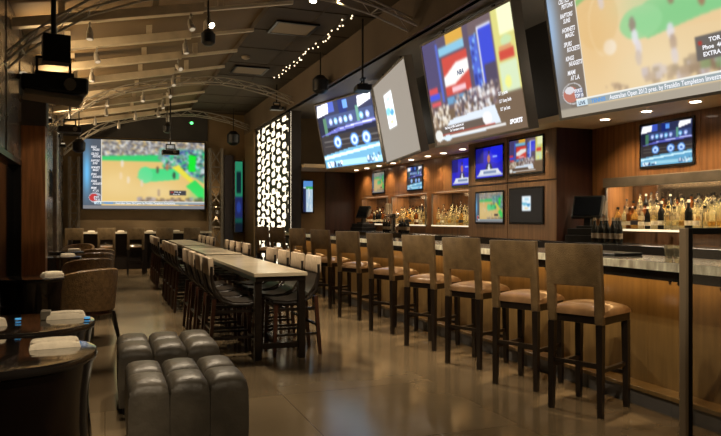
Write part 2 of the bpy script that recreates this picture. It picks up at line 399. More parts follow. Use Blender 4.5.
# ---------------------------------------------------------------- screens: painted colour grids that glow
def lin(c): return [((x/255)/12.92 if x/255 < .04045 else ((x/255+.055)/1.055)**2.4) for x in c]
class Paint:
    def __init__(s, w, h, bg, seed=1): s.w = w; s.h = h; s.a = np.zeros((h, w, 3)); s.a[:] = bg; s.r = random.Random(seed); s.Y, s.X = np.mgrid[0:h, 0:w]; s.X = s.X/(w-1); s.Y = 1-s.Y/(h-1)
    def rect(s, u0, v0, u1, v1, c, al=1):
        m = (s.X >= u0) & (s.X <= u1) & (s.Y >= v0) & (s.Y <= v1); s.a[m] = s.a[m]*(1-al)+np.array(c)*al; return s
    def poly(s, pts, c, al=1):
        ins = np.zeros(s.X.shape, bool); n = len(pts); j = n-1
        for i in range(n):
            xi, yi = pts[i]; xj, yj = pts[j]
            cond = ((yi > s.Y) != (yj > s.Y)) & (s.X < (xj-xi)*(s.Y-yi)/((yj-yi) or 1e-9)+xi)
            ins ^= cond; j = i
        s.a[ins] = s.a[ins]*(1-al)+np.array(c)*al; return s
    def ell(s, cx, cy, rx, ry, c, al=1, ring=None):
        d = ((s.X-cx)/rx)**2+((s.Y-cy)/ry)**2; m = d <= 1
        if ring: m &= d >= ring
        s.a[m] = s.a[m]*(1-al)+np.array(c)*al; return s
    def glow(s, cx, cy, rx, ry, c, al=1):
        d = np.exp(-(((s.X-cx)/rx)**2+((s.Y-cy)/ry)**2))[..., None]*al; s.a = s.a*(1-d)+np.array(c)*d; return s
    def crowd(s, u0, v0, u1, v1, cols, n, sz=.012, seed=0, al=.8):
        r = random.Random(seed)
        for _ in range(n):
            u = r.uniform(u0, u1); v = r.uniform(v0, v1); q = sz*r.uniform(.6, 1.6)
            s.rect(u-q*.6, v-q, u+q*.6, v+q, r.choice(cols), al)
        return s
    def soft(s, k=1):
        for _ in range(k):
            p = np.pad(s.a, ((1, 1), (1, 1), (0, 0)), mode='edge')
            s.a = (p[:-2, 1:-1]+p[2:, 1:-1]+p[1:-1, :-2]+p[1:-1, 2:]+2*p[1:-1, 1:-1])/6
        return s

def text_polys(txt, size, shear=0, bold=0):
    cu = bpy.data.curves.new('text', 'FONT'); cu.body = txt; cu.size = size; cu.shear = shear; cu.offset = bold; cu.resolution_u = 2
    o = bpy.data.objects.new('text', cu); COL.objects.link(o)
    dg = bpy.context.evaluated_depsgraph_get(); me = bpy.data.meshes.new_from_object(o.evaluated_get(dg))
    vs = [tuple(v.co) for v in me.vertices]; fs = [tuple(p.vertices) for p in me.polygons]
    bpy.data.objects.remove(o); bpy.data.curves.remove(cu); bpy.data.meshes.remove(me)
    return vs, fs
def picture(paint, W, H, texts, parent, gain=1.0, name='picture', off=.0):
    """picture in local coordinates: x to the right, z up, seen from -y; base corner at the origin"""
    h, w_, _ = paint.a.shape
    a = np.clip(paint.a/255, 0, 1); a = np.where(a < .04045, a/12.92, ((a+.055)/1.055)**2.4)*gain
    vs = [(W*i/(w_-1), -off, H*(1-j/(h-1))) for j in range(h) for i in range(w_)]
    fs = [(j*w_+i, (j+1)*w_+i, (j+1)*w_+i+1, j*w_+i+1) for j in range(h-1) for i in range(w_-1)]
    cols = [tuple(a[j, i])+(1,) for j in range(h) for i in range(w_)]
    for (txt, u, v, size, col, kw) in texts:
        tv, tf = text_polys(txt, size*H, kw.get('shear', 0), kw.get('bold', 0)*H)
        sx = kw.get('sx', 1); o = len(vs)
        c = [x*gain for x in lin(col)]
        vs += [(W*u+x*sx, -off-.003, H*v+y) for x, y, z in tv]; fs += [tuple(i+o for i in f) for f in tf]
        cols += [tuple(c)+(1,)]*len(tv)
    me = bpy.data.meshes.new(name); me.from_pydata(vs, [], fs); me.materials.append(MATS['picture'])
    at = me.color_attributes.new('Col', 'FLOAT_COLOR', 'POINT')
    at.data.foreach_set('color', np.array(cols, dtype=np.float32).ravel())
    o = bpy.data.objects.new(name, me); COL.objects.link(o); o.parent = parent
    return o

WHITE = (245, 245, 250)
def game(wd, hg, near=False, seed=3):
    """basketball broadcast with a list of scores down its left side"""
    L = .145
    if near:
        p = Paint(wd, hg, (238, 200, 140), seed)
        p.ell(.30, .30, .25, .4, (244, 212, 158), .5); p.ell(.6, .2, .3, .2, (236, 206, 150), .5); p.ell(.24, .60, .1, .2, (232, 190, 120), .6)
        p.poly([(L, .72), (L, .76), (.27, .84), (.27, .80)], (110, 200, 110)); p.poly([(.20, .86), (L, .80), (L, 1), (1, 1), (1, .80)], (120, 190, 120), .6)
        p.poly([(.37, .54), (.46, .61), (.58, .66), (.78, .66), (.80, .46), (.66, .44), (.45, .39)], (126, 210, 130)); p.ell(.43, .50, .09, .10, (140, 218, 142), .9)
        for k in range(26):
            a = PI*(.5+k/25*.9); p.ell(.27+.07*math.cos(a), .55+.20*math.sin(a), .004, .007, (250, 232, 190), .8)
        p.ell(.285, .40, .03, .05, (246, 236, 220), .8)
        for u, v, c in ((.265, .76, (225, 222, 230)), (.27, .70, (215, 205, 215)), (.395, .50, (150, 120, 110)), (.40, .42, (228, 226, 240)), (.41, .35, (220, 214, 228)), (.405, .29, (200, 180, 170)), (.545, .40, (222, 218, 232)), (.55, .33, (170, 140, 120)), (.55, .25, (206, 198, 220)), (.56, .60, (150, 112, 84)), (.67, .54, (168, 110, 80)), (.66, .60, (160, 110, 84))):
            p.ell(u, v, .014, .05, c, .85)
        p.crowd(.42, .12, .76, .20, [(150, 118, 90), (120, 98, 74), (170, 140, 120), (190, 178, 200)], 60, .02, 9)
        p.crowd(.60, .14, 1, .24, [(130, 100, 74), (150, 124, 96), (190, 180, 215), (120, 150, 90)], 44, .025, 19); p.crowd(.24, .10, .34, .16, [(170, 140, 110), (190, 160, 130)], 12, .012, 12)
        p.glow(.2, .5, .1, .3, (236, 182, 104), .5); p.glow(.5, .2, .15, .15, (246, 222, 176), .5); p.glow(.45, .62, .1, .08, (170, 214, 150), .5)
        p.soft(4)
        p.rect(.63, .19, .80, .325, (104, 96, 90)); p.rect(.64, .275, .655, .30, (190, 50, 40))
        p.rect(0, 0, L, 1, (122, 108, 94)); p.glow(.0, .66, .045, .42, (150, 185, 225), .95)
        p.rect(0, 0, 1, .055, (172, 160, 140)); p.rect(0, .055, .06, .10, (130, 120, 108))
        p.soft(2)
        p.ell(.075, .155, .055, .075, (190, 185, 185), 1, .8); p.ell(.065, .15, .04, .055, (196, 110, 90)); p.ell(.06, .18, .025, .025, (220, 215, 220)); p.rect(.085, .12, .13, .18, (120, 125, 150))
    else:
        p = Paint(wd, hg, (226, 190, 116), seed)
        p.crowd(L, .74, 1, 1, [(165, 165, 170), (110, 110, 118), (205, 205, 205), (130, 128, 130), (80, 80, 92), (225, 230, 235), (90, 84, 84)], 1500, .010, 5)
        p.poly([(L, .70), (L, .76), (.62, .80), (.80, .80), (1, .50), (1, .38), (.72, .70)], (50, 205, 110))
        p.poly([(.60, .74), (1, .40), (1, .90), (.62, .90)], (110, 160, 140)); p.crowd(.64, .50, 1, .88, [(60, 70, 80), (40, 200, 110), (170, 190, 200), (60, 80, 150), (110, 220, 210), (80, 90, 90), (200, 215, 220)], 420, .014, 8); p.soft(1)
        p.poly([(.86, .56), (.92, .56), (.93, .80), (.87, .82)], (20, 230, 50))
        p.poly([(.43, .46), (.50, .60), (.78, .60), (.78, .44), (.55, .40)], (70, 215, 130))
        p.ell(.50, .50, .06, .12, (90, 220, 145))
        p.poly([(.72, .62), (.98, .26), (1, .20), (1, .26), (.78, .66)], (230, 220, 70))
        p.poly([(.84, .34), (1, .10), (1, .30), (.92, .44)], (50, 215, 90))
        for u, v, c in ((.31, .66, (235, 225, 220)), (.36, .42, (235, 225, 220)), (.47, .38, (225, 205, 195)), (.60, .58, (90, 70, 60)), (.74, .50, (50, 40, 40)), (.68, .62, (190, 110, 70)), (.61, .24, (120, 90, 90)), (.30, .48, (235, 210, 180))):
            p.ell(u, v, .012, .055, c, .8)
        p.crowd(.44, .08, 1, .15, [(110, 84, 60), (90, 70, 50), (150, 130, 120), (160, 150, 170)], 70, .022, 9)
        p.glow(.25, .35, .2, .25, (240, 215, 160), .5); p.glow(.6, .25, .2, .15, (240, 225, 180), .4); p.glow(.95, .22, .08, .1, (60, 230, 120), .4)
        p.soft(3)
        p.rect(.70, .20, .84, .27, (60, 60, 66)); p.rect(.71, .24, .735, .26, (190, 40, 40))
        p.rect(0, 0, L, 1, (84, 92, 104)); p.glow(.03, .52, .030, .30, (110, 195, 250), .95)
        p.soft(2)
        p.ell(.095, .16, .050, .075, (180, 180, 190)); p.ell(.085, .16, .036, .055, (196, 60, 60)); p.rect(.095, .13, .14, .19, (80, 80, 96))
        p.rect(0, 0, 1, .05, (128, 128, 132)); p.rect(.86, .055, 1, .095, (150, 60, 60))
    p.rect(L, .10, L+.003, 1, (235, 228, 215))
    p.rect(.09, .062, 1, .102, (150, 165, 170)); p.rect(.09, .062, .145, .102, (205, 228, 240)); p.rect(.09, .104, 1, .110, (240, 238, 228))
    return p
def game_text(near=False):
    T = []
    rows = [('BULLS', 'PACERS'), ('CELTICS', 'PISTONS'), ('RAPTORS', 'SUNS'), ('HORNETS', 'MAGIC'), ('SPURS', 'ROCKETS'), ('KINGS', 'NUGGETS'), ('MIAMI', 'AT L.A.')]
    for i, (a, b) in enumerate(rows):
        v = .255+.098*(6-i)
        T.append((a, .062, v+.030, .042, WHITE, dict(shear=.3, bold=.0012, sx=.62))); T.append((b, .075, v-.008, .042, WHITE, dict(shear=.3, bold=.0012, sx=.62)))
    T.append(('SPORTS', .085, .155, .034, WHITE, dict(bold=.001, sx=.6))); T.append(('TOP 10', .085, .122, .034, WHITE, dict(bold=.001, sx=.7)))
    T.append(('LIVE', .10, .069, .032, (40, 60, 90), dict(bold=.001)))
    T.append(('TENNIS', .165, .067, .036, (90, 150, 215), dict(bold=.0012)))
    T.append(('Australian Open 2012 pres. by Franklin Templeton Investments', .255, .067, .042, WHITE, dict(bold=.0006, sx=.78)))
    if near:
        T.append(('TOR  48', .68, .283, .034, WHITE, dict(bold=.001))); T.append(('Phoe  46', .655, .245, .034, WHITE, dict(bold=.001))); T.append(('EXTRA', .655, .207, .034, WHITE, dict(bold=.001)))
    else:
        T.append(('TOR 48', .74, .240, .03, WHITE, {})); T.append(('Phoe 46', .73, .208, .03, WHITE, {}))
    return T
def studio(wd, hg):
    p = Paint(wd, hg, (22, 26, 52))
    p.rect(.02, .80, 1, 1, (40, 46, 80)); p.rect(.20, .84, .34, 1, (60, 84, 190)); p.rect(.42, .80, .56, 1, (20, 36, 110)); p.rect(.50, .86, .58, .98, (90, 150, 235))
    p.poly([(0, .80), (.22, .84), (.24, 1), (.03, .98)], (250, 250, 250)); p.poly([(.74, .82), (.97, .90), (.98, 1), (.76, .98)], (250, 250, 250))
    p.rect(.14, .62, .98, .80, (56, 72, 120))
    for i, u in enumerate((.24, .33, .42, .51, .60, .78, .88)):
        p.ell(u, .70, .034, .055, (120, 190, 240) if i % 2 else (150, 170, 235), .95); p.ell(u, .70, .016, .025, (230, 240, 250))
    p.rect(.70, .58, .75, .86, (90, 150, 130)); p.rect(.10, .50, .16, .78, (70, 120, 90))
    p.poly([(.0, .50), (.35, .60), (.98, .64), (1, .58), (.35, .53)], (90, 96, 190)); p.poly([(.25, .56), (.6, .60), (1, .62), (1, .60), (.6, .585)], (220, 225, 245))
    p.rect(0, .18, 1, .50, (44, 40, 44)); p.rect(.05, .40, 1, .42, (90, 86, 84)); p.rect(.05, .33, 1, .34, (90, 84, 80))
    for u in (.30, .60, .80):
        p.ell(u, .38, .075, .10, (60, 120, 210)); p.ell(u, .38, .055, .075, (190, 220, 250)); p.ell(u, .37, .025, .035, (70, 110, 200))
    p.poly([(0, .20), (0, .0), (1, .0), (1, .30), (.5, .27)], (90, 160, 200)); p.poly([(0, .18), (1, .27), (1, .23), (0, .13)], (200, 235, 245))
    p.rect(.03, .02, 1, .10, (150, 205, 225)); p.crowd(.04, .02, .34, .07, [(20, 40, 90), (240, 245, 250), (40, 70, 120)], 22, .02, 4); p.crowd(.75, .04, 1, .14, [(230, 235, 240), (60, 100, 150)], 18, .02, 6)
    return p.soft(1)
def street(wd, hg):
    p = Paint(wd, hg, (104, 84, 90))
    p.rect(0, .5, .2, 1, (70, 62, 110)); p.rect(.01, .50, .12, .56, (220, 60, 70)); p.rect(.01, .44, .14, .50, (50, 70, 235)); p.rect(.02, .38, .14, .42, (230, 70, 80))
    p.rect(.18, .36, .56, 1, (84, 70, 96)); p.rect(.30, .90, .50, 1, (225, 165, 50)); p.rect(.20, .82, .50, .90, (120, 190, 225)); p.rect(.16, .4, .19, .95, (70, 90, 200))
    p.rect(.22, .44, .52, .80, (215, 60, 50)); p.poly([(.22, .53), (.34, .53), (.52, .62), (.52, .72), (.38, .72), (.22, .62)], (240, 240, 236)); p.rect(.30, .46, .46, .51, (240, 190, 200))
    p.rect(.22, .36, .50, .43, (90, 150, 200)); p.rect(.56, .42, .64, .88, (60, 90, 220)); p.crowd(.56, .42, .64, .88, [(120, 190, 250), (30, 40, 140)], 24, .015, 3)
    p.rect(.66, .44, .79, .92, (40, 60, 225)); p.rect(.68, .44, .79, .60, (70, 60, 90)); p.rect(.645, .44, .66, .93, (235, 240, 250)); p.rect(.645, .91, .79, .93, (235, 240, 250))
    p.rect(.80, .3, 1, 1, (215, 210, 110)); p.rect(.86, .78, 1, 1, (240, 245, 190)); p.ell(.91, .73, .05, .04, (190, 220, 160)); p.rect(.83, .58, .97, .66, (215, 60, 45)); p.rect(.84, .67, .95, .69, (220, 120, 80))
    p.rect(.82, .32, .98, .56, (205, 225, 180)); p.ell(.88, .40, .03, .05, (235, 235, 120))
    p.rect(0, 0, 1, .32, (112, 88, 66)); p.crowd(.30, .24, .78, .44, [(225, 225, 230), (190, 160, 140), (90, 80, 100), (240, 240, 240), (150, 120, 120), (70, 60, 70)], 220, .016, 5)
    p.crowd(.0, .18, .22, .36, [(230, 215, 190), (160, 130, 100), (90, 70, 60), (235, 230, 220)], 90, .018, 6)
    p.soft(2)
    p.poly([(.10, .09), (.22, .22), (.72, .25), (.76, .09)], (214, 226, 240)); p.rect(.10, .10, .66, .17, (96, 80, 70)); p.ell(.63, .15, .05, .06, (235, 235, 235)); p.ell(.05, .09, .05, .06, (225, 225, 220))
    p.rect(.08, .06, .80, .078, (235, 235, 235)); p.rect(.10, .09, .70, .095, (200, 60, 50)); p.rect(.08, .045, .6, .06, (200, 220, 240)); p.ell(.16, .055, .05, .03, (210, 228, 240))
    return p.soft(1)
STREET_T = [('12:7  Jo Jacobs', .77, .31, .040, WHITE, dict(bold=.001, sx=.6)), ('12:7  Kenny Smith', .77, .245, .040, WHITE, dict(bold=.001, sx=.6)), ('12:7  Jon Scott', .77, .18, .040, WHITE, dict(bold=.001, sx=.6)),
            ('Final Hours of NBA Countdown and', .14, .14, .034, WHITE, dict(bold=.001, sx=.7)), ('Our Tournament coverage', .20, .108, .034, WHITE, dict(bold=.001, sx=.7)),
            ('SPORTS', .84, .055, .05, WHITE, dict(bold=.003, shear=.3)), ('NBA', .38, .60, .06, (60, 70, 110), dict(bold=.002, shear=.2))]
def speaker_man(wd, hg):
    p = Paint(wd, hg, (22, 24, 190)); p.rect(.0, .5, .3, 1, (14, 16, 120)); p.ell(.8, .75, .3, .3, (30, 40, 235), .7); p.rect(.64, .64, .80, .69, (150, 180, 250))
    p.ell(.50, .62, .055, .14, (178, 110, 84)); p.poly([(.36, .25), (.44, .46), (.58, .46), (.66, .25)], (40, 44, 70)); p.poly([(.46, .22), (.48, .44), (.53, .44), (.56, .22)], (225, 230, 235)); p.rect(.48, .80, .53, .86, (40, 30, 30))
    p.poly([(.10, .10), (.18, .26), (.84, .26), (.96, .10)], (225, 230, 235)); p.rect(.30, .14, .78, .22, (120, 140, 180)); p.rect(.05, .05, 1, .09, (190, 200, 225))
    return p.soft(1)
def badge(wd, hg, bg, big=False):
    p = Paint(wd, hg, bg)
    if big: u0, u1, v0, v1 = .28, .52, .38, .80
    else: u0, u1, v0, v1 = .40, .68, .34, .78
    p.rect(u0, v0, u1, v1, (232, 244, 250)); um = (u0+u1)/2; du = (u1-u0); dv = v1-v0
    p.ell(u0+du*.25, v0+dv*.5, du*.28, dv*.12, (110, 190, 215)); p.ell(u1-du*.3, v0+dv*.42, du*.22, dv*.10, (70, 150, 200)); p.rect(um-du*.2, v0+dv*.75, um+du*.2, v0+dv*.88, (170, 215, 235)); p.ell(um, v0+dv*.17, du*.2, dv*.05, (235, 200, 120))
    return p.soft(1)

def big_screen(BL, yaw, tilt, W, H, label, paint, texts, gain=.8, deep=.10, group='big tilted screens above the bar'):
    """yaw 0 faces -x; local x runs from the left to the right of the picture, local -y is the front"""
    t = thing('projection_screen', BL, 0, label, 'screen', group)
    # width direction (sin yaw, -cos yaw), front = -n
    wd = Vector((math.sin(yaw), -math.cos(yaw), 0)); n = Vector((-math.cos(yaw), -math.sin(yaw), 0))
    up = n*math.sin(tilt)+Vector((0, 0, math.cos(tilt))); back = wd.cross(up)*-1
    R = Matrix((wd, back, up)).transposed(); t.rotation_euler = R.to_euler()
    f = MB().bx(0, W, .004, deep, 0, H); f.build('casing', 'screen_side', t)
    b = MB(); e = .022
    for a in ((-e, W+e, -e, 0), (-e, W+e, H, H+e), (-e, 0, 0, H), (W, W+e, 0, H)): b.bx(a[0], a[1], -.012, deep, a[2], a[3])
    b.build('border', 'casing', t)
    L = (3.5-BL[2]-H*math.cos(tilt))/math.cos(tilt)-.012
    for u in (.22, .78): MB().bx(W*u-.02, W*u+.02, deep-.03, deep-.005, H+.023, H+.002+L).build('hanger', 'black_metal', t)
    m_ = paint.a.mean(axis=2, keepdims=True); paint.a = (paint.a*.84+m_*.16)*.94+10  # haze of room light mixed into the picture colours
    picture(paint, W, H, texts, t, gain)
    return t
T105 = math.radians(10.5)
big_screen((4.06, 12.68, 2.27), math.radians(12), math.radians(12.3), 1.96, 1.22, 'tilted screen of a blue sports studio, farthest of the four above the bar', studio(150, 88), [], 1.8)
big_screen((4.23, 10.05, 2.19), math.radians(-10.5), math.radians(10.8), 2.08, 1.21, 'tilted grey screen with only a small bright picture in its middle', badge(96, 60, (128, 118, 106), True), [], 1.8)
big_screen((3.86, 7.57, 2.195), math.radians(1.2), math.radians(10), 1.90, 1.23, 'tilted screen of a crowded city street with signs above the television cabinet', street(170, 100), STREET_T, 1.25)
big_screen((3.85, 5.09, 2.20), math.radians(8.4), math.radians(10.5), 2.15, 1.25, 'largest tilted screen with a basketball game, nearest above the bar', game(300, 174, near=True), game_text(True), 1.1)
# far screen on the back wall
t = thing('projection_screen', (-.50, 17.86, 1.53), 0, 'big upright screen with a basketball game on the far back wall', 'screen')
MB().bx(-.03, 2.93, .004, .09, -.03, 1.73).build('casing', 'screen_side', t)
picture(game(200, 116), 2.90, 1.70, game_text(), t, 1.05)

def television(loc, rotz, W, H, label, paint, texts=(), gain=.9, group='televisions around the bar'):
    t = thing('television', loc, rotz, label, 'television', group)
    MB().bx(-W/2, W/2, 0, .012, -H/2, H/2).build('housing', 'tv_frame', t, bevel=.003)
    pic = picture(paint, W-.05, H-.05, texts, t, gain); pic.location = (-(W-.05)/2, -.002, -(H-.05)/2)
    return t
RT = -PI/2   # facing -x
television((4.775, 7.86, 2.04), RT, .72, .45, 'television with a man before blue, upper left on the television cabinet', speaker_man(56, 36), (), 1.0)
television((4.775, 7.02, 2.055), RT, .74, .46, 'television with a crowd in a street, upper right on the television cabinet', street(80, 48), (), .9)
television((4.775, 7.86, 1.44), RT, .72, .44, 'television with a basketball court, lower left on the television cabinet', None or game(80, 46), (), .8)
television((4.775, 7.02, 1.45), RT, .72, .45, 'dark television with a small white picture, lower right on the television cabinet', badge(48, 32, (8, 9, 14)), (), 1.0)
television((5.285, 5.33, 2.05), RT, .72, .47, 'television with a blue sports studio on the wooden wall above the bottles', studio(90, 52), (), 1.1)
television((5.285, 9.50, 2.03), RT, .70, .46, 'television with a man before blue, half hidden beside the television cabinet', speaker_man(56, 36), (), 1.0)
television((5.285, 11.26, 2.03), RT, .68, .46, 'television with a studio picture over the middle bottle niche', studio(56, 32), (), 1.0)
television((5.285, 13.03, 2.03), RT, .68, .46, 'television with a pink and green picture, farthest over the bottle niches', game(60, 36), (), .7)
p = Paint(24, 60, (190, 215, 235)); p.rect(0, .8, 1, 1, (90, 150, 220)); p.rect(.3, .74, 1, .82, (70, 180, 90)); p.rect(0, 0, .3, .75, (40, 50, 90)); p.crowd(.35, .05, .95, .7, [(230, 240, 235), (240, 240, 240), (170, 200, 220)], 30, .05, 2)
television((4.19, 14.44, 1.775), 0, .26, .73, 'narrow upright display on the end wall behind the lattice wall', p.soft(1), (), .9)
p = Paint(20, 60, (30, 110, 95)); p.rect(0, .5, 1, 1, (60, 190, 140)); p.rect(0, .2, 1, .5, (50, 60, 130)); p.rect(.2, .55, .8, .85, (20, 50, 60)); p.ell(.5, .35, .3, .08, (60, 90, 200)); p.rect(0, 0, 1, .12, (30, 40, 60))
television((3.30, 17.9, 1.86), 0, .24, 1.9, 'tall narrow green display at the right end of the back wall', p.soft(2), (), .45)
p = Paint(40, 30, (30, 60, 130)); p.rect(.1, .2, .9, .5, (120, 160, 220)); p.rect(.2, .6, .6, .9, (20, 30, 60))
television((-.90, 14.2, 1.95), PI/2, .9, .52, 'small blue television seen edge on at the left wall', p.soft(1), (), .4)

# ---------------------------------------------------------------- bar, cabinet, niches
t = thing('bar_counter', (3.3, 7.3, 0), 0, 'long bar counter with pale stone edge and lit amber wooden front', 'bar')
MB().bx(0, .55, -6.0, 6.15, .965, 1.02).build('countertop', 'bar_top', t, bevel=.004)
MB().bx(-.012, -.001, -6.0, 6.15, .966, 1.018).build('stone_edge', 'bar_edge', t)
MB().bx(.03, .16, -6.0, 6.15, .90, .965).build('under_fascia', 'bar_fascia', t)
fr = MB().bx(.30, .50, -6.0, 6.15, 0, .965)
for i in range(12): fr.bx(.298, .30, -5.6+i*1.05-.004, -5.6+i*1.05+.004, .15, .965)
fr.build('front_panel', 'bar_front', t)
MB().bx(.15, .30, -6.0, 6.15, .105, .135).build('foot_ledge', 'bar_front', t, bevel=.004)
kk = MB().bx(.17, .30, -6.0, 6.15, 0, .105)
for i in range(30): kk.bx(.166, .17, -5.9+i*.41, -5.894+i*.41, 0, .105)
kk.build('kick_plate', 'kick', t)
MB().bx(.17, .20, -6.0, 6.15, .902, .910).build('light_strip', 'amber_strip', t)
for y in (-3.91, -3.98, -4.04, -4.3, -2.6, -1.2, .3, 1.8, 3.3):
    MB().lathe([(.006, -.03), (.011, -.026), (.011, -.012), (.005, -.008), (.005, 0)], (.10, y, .90), 10).build('bag_hook', 'chrome', t, smooth=True)
t = thing('back_counter', (4.8, 8.2, 0), 0, 'dark topped counter behind the bar under the bottle shelves', 'counter')
MB().bx(0, .47, -6.2, 6.28, .945, 1.035).build('countertop', 'slab_dark', t, bevel=.004)
MB().bx(.06, .47, -6.2, 6.28, 0, .945).build('cabinet_front', 'cab_wood', t)
t = thing('television_cabinet', (4.8, 7.44, 1.036), 0, 'brown wooden cabinet block with four televisions standing on the back counter', 'cabinet')
MB().bx(.0, .495, -1.0, .99, 0, 1.30).build('carcass', 'door_wood', t)
for y0, y1 in ((-1.0, -.01), (0, .99)):
    for z0, z1 in ((0, .70), (.71, 1.30)):
        MB().bx(-.012, .0, y0+.004, y1-.004, z0+.004, z1-.004).build('front_panel', 'cab_wood', t, bevel=.002)

def niche(y0, y1, nm, mid=None):
    t = thing('bottle_niche', (5.3, (y0+y1)/2, 1.16), 0, nm, 'niche', 'lit bottle niches in the wooden wall')
    h = (y1-y0)/2-.002
    MB().bx(.36, .395, -h, h, .002, .575).build('mirror_back', 'mirror', t)
    MB().bx(-.03, .36, -h, h, .0, .022).build('shelf', 'bar_top', t)
    MB().bx(-.034, -.03, -h, h, .0, .022).build('lit_shelf_edge', 'shelf_lit', t)
    MB().bx(.09, .20, -h, h, .022, .077).build('middle_step', 'acrylic', t)
    MB().bx(.20, .36, -h, h, .022, .157).build('rear_step', 'acrylic', t)
    MB().bx(-.002, .012, -h, h, .545, .575).build('valance', 'wall_wood', t)
    MB().bx(.06, .10, -h, h, .568, .576).build('light_strip', 'strip_lit', t)
    return t, h
n1, h = niche(3.0, 6.20, 'wide bottle niche at the right under a steel hood')
MB().bx(-.045, -.002, -h-.05, h+.02, .48, .585).build('hood', 'steel_dull', n1, bevel=.006)
MB().tube([(-.02, h-.01, .0), (-.02, h-.01, .56)], .016).build('corner_post', 'steel', n1)
n2, h = niche(8.62, 10.55, 'bottle niche partly behind the television cabinet')
MB().tube([(-.02, h-.01, .0), (-.02, h-.01, .56)], .014).build('corner_post', 'steel', n2)
n3, h = niche(10.78, 12.31, 'middle bottle niche behind the beer taps')
MB().tube([(-.02, h-.01, .0), (-.02, h-.01, .56)], .014).build('corner_post', 'steel', n3)
MB().tube([(-.02, -h+.01, .0), (-.02, -h+.01, .56)], .014).build('corner_post', 'steel', n3)
n4, h = niche(12.52, 14.01, 'farthest bottle niche beside the dark door')
MB().tube([(-.02, -h+.01, .0), (-.02, -h+.01, .56)], .014).build('corner_post', 'steel', n4)

# bottles
def bottle_mesh(kind, glass, lab, cap):
    prof = {'tall': [(.034, 0), (.037, .01), (.037, .17), (.030, .20), (.014, .23), (.013, .29)],
            'round': [(.040, 0), (.046, .02), (.046, .11), (.036, .15), (.015, .18), (.014, .23)],
            'square': [(.042, 0), (.045, .01), (.045, .16), (.040, .18), (.016, .20), (.015, .25)],
            'beer': [(.028, 0), (.031, .01), (.031, .12), (.024, .15), (.013, .19), (.012, .225)]}[kind]
    m = MB(); n = 6 if kind == 'square' else 10
    m.lathe(prof, n=n); top = prof[-1]
    m.cur = 1; r = prof[2][0]+.001; m.lathe([(r, .045), (r, .092)], n=n)
    m.cur = 2; m.lathe([(top[0]+.002, top[1]-.02), (top[0]+.002, top[1]+.008)], n=n)
    o = m.build('bottle', [glass, lab, cap], smooth=(kind != 'square'))
    return o
KINDS = [('tall', 'bottle_clear', 'label_cream', 'chrome', 'tall clear bottle'), ('round', 'bottle_gold', 'label_dark', 'bottle_dark', 'round golden bottle'),
         ('tall', 'bottle_dark', 'label_cream', 'label_cream', 'tall black bottle'), ('square', 'bottle_amber', 'label_cream', 'bottle_dark', 'square amber bottle'),
         ('tall', 'bottle_pale', 'bottle_gold', 'chrome', 'tall pale yellow bottle'), ('square', 'bottle_clear', 'bottle_pale', 'bottle_dark', 'square clear bottle')]
PROTO = [bottle_mesh(*k[:4]) for k in KINDS]
first = [True]*len(KINDS)
rb = random.Random(8)
ORD = ['first', 'second', 'third', 'fourth', 'fifth', 'sixth', 'seventh', 'eighth', 'ninth', 'tenth', 'eleventh', 'twelfth', 'thirteenth', 'fourteenth', 'fifteenth', 'sixteenth', 'seventeenth', 'eighteenth', 'nineteenth', 'twentieth', 'twenty-first', 'twenty-second', 'twenty-third', 'twenty-fourth', 'twenty-fifth', 'twenty-sixth', 'twenty-seventh', 'twenty-eighth', 'twenty-ninth', 'thirtieth', 'thirty-first', 'thirty-second']
def put_bottle(k, loc, sc, label, group):
    if first[k]: o = PROTO[k]; first[k] = False
    else: o = PROTO[k].copy(); COL.objects.link(o)
    o.location = loc; o.scale = (sc, sc, sc); tag(o, label, 'bottle', group)
def fill(y0, y1, where, dens, wts, wts2=None, ysplit=0, smin=.8):
    for row, (xr, z, nm) in enumerate(((5.335, 1.183, 'front row'), (5.425, 1.238, 'middle row'), (5.585, 1.318, 'raised back row'))):
        y = y1-.06-row*.03; i = 0        # from left to right in the view
        while y > y0+.05 and i < 32:
            k = rb.choices(range(len(KINDS)), wts2 if (wts2 and y > ysplit) else wts)[0]
            sc = min(rb.uniform(smin, 1.12), 1.05)*(.86 if row == 2 else .95)
            put_bottle(k, (xr+rb.uniform(-.006, .006), y, z), sc, '%s, %s from left, %s, %s' % (KINDS[k][4], ORD[i], nm, where), 'bottles in the '+where)
            y -= max(.082, dens*rb.uniform(.9, 1.2)); i += 1
fill(4.05, 6.12, 'right niche', .082, [4, 3, 1, 1, 7, 5], [2, 2, 4, 5, 1, 2], 5.45)
fill(8.75, 10.48, 'niche beside the television cabinet', .125, [4, 3, 1, 1, 7, 5])
fill(10.86, 12.24, 'middle niche', .14, [3, 2, 2, 2, 4, 3])
fill(12.58, 13.95, 'farthest niche', .15, [1, 1, 3, 4, 1, 2])

# beer bottles on the back counter
beer = bottle_mesh('beer', 'bottle_dark', 'label_dim', 'label_dim'); beer.name = 'beer_bottle'
bf = True
for grp, lab, pts in (('beer bottles by the right till', 'dark beer bottle beside the right till, %s from the left', [(4.88, 5.90), (4.98, 5.86), (4.88, 5.80), (4.88, 5.71), (4.98, 5.68), (4.88, 5.62), (4.88, 5.53)]),
                      ('beer bottles left of the taps', 'dark beer bottle left of the steel taps, %s from the left', [(4.95, 11.90), (4.95, 11.78), (4.95, 11.66)]),
                      ('beer bottles right of the taps', 'dark beer bottle right of the steel taps, %s from the left', [(4.95, 11.16), (5.05, 11.1), (4.95, 11.05), (4.95, 10.94), (4.95, 10.83)])):
    for k, (x, y) in enumerate(pts):
        o = beer if bf else beer.copy()
        if not bf: COL.objects.link(o)
        bf = False; o.location = (x, y, 1.036); o.scale = (1.1, 1.1, 1.15); tag(o, lab % ORD[k], 'bottle', grp)

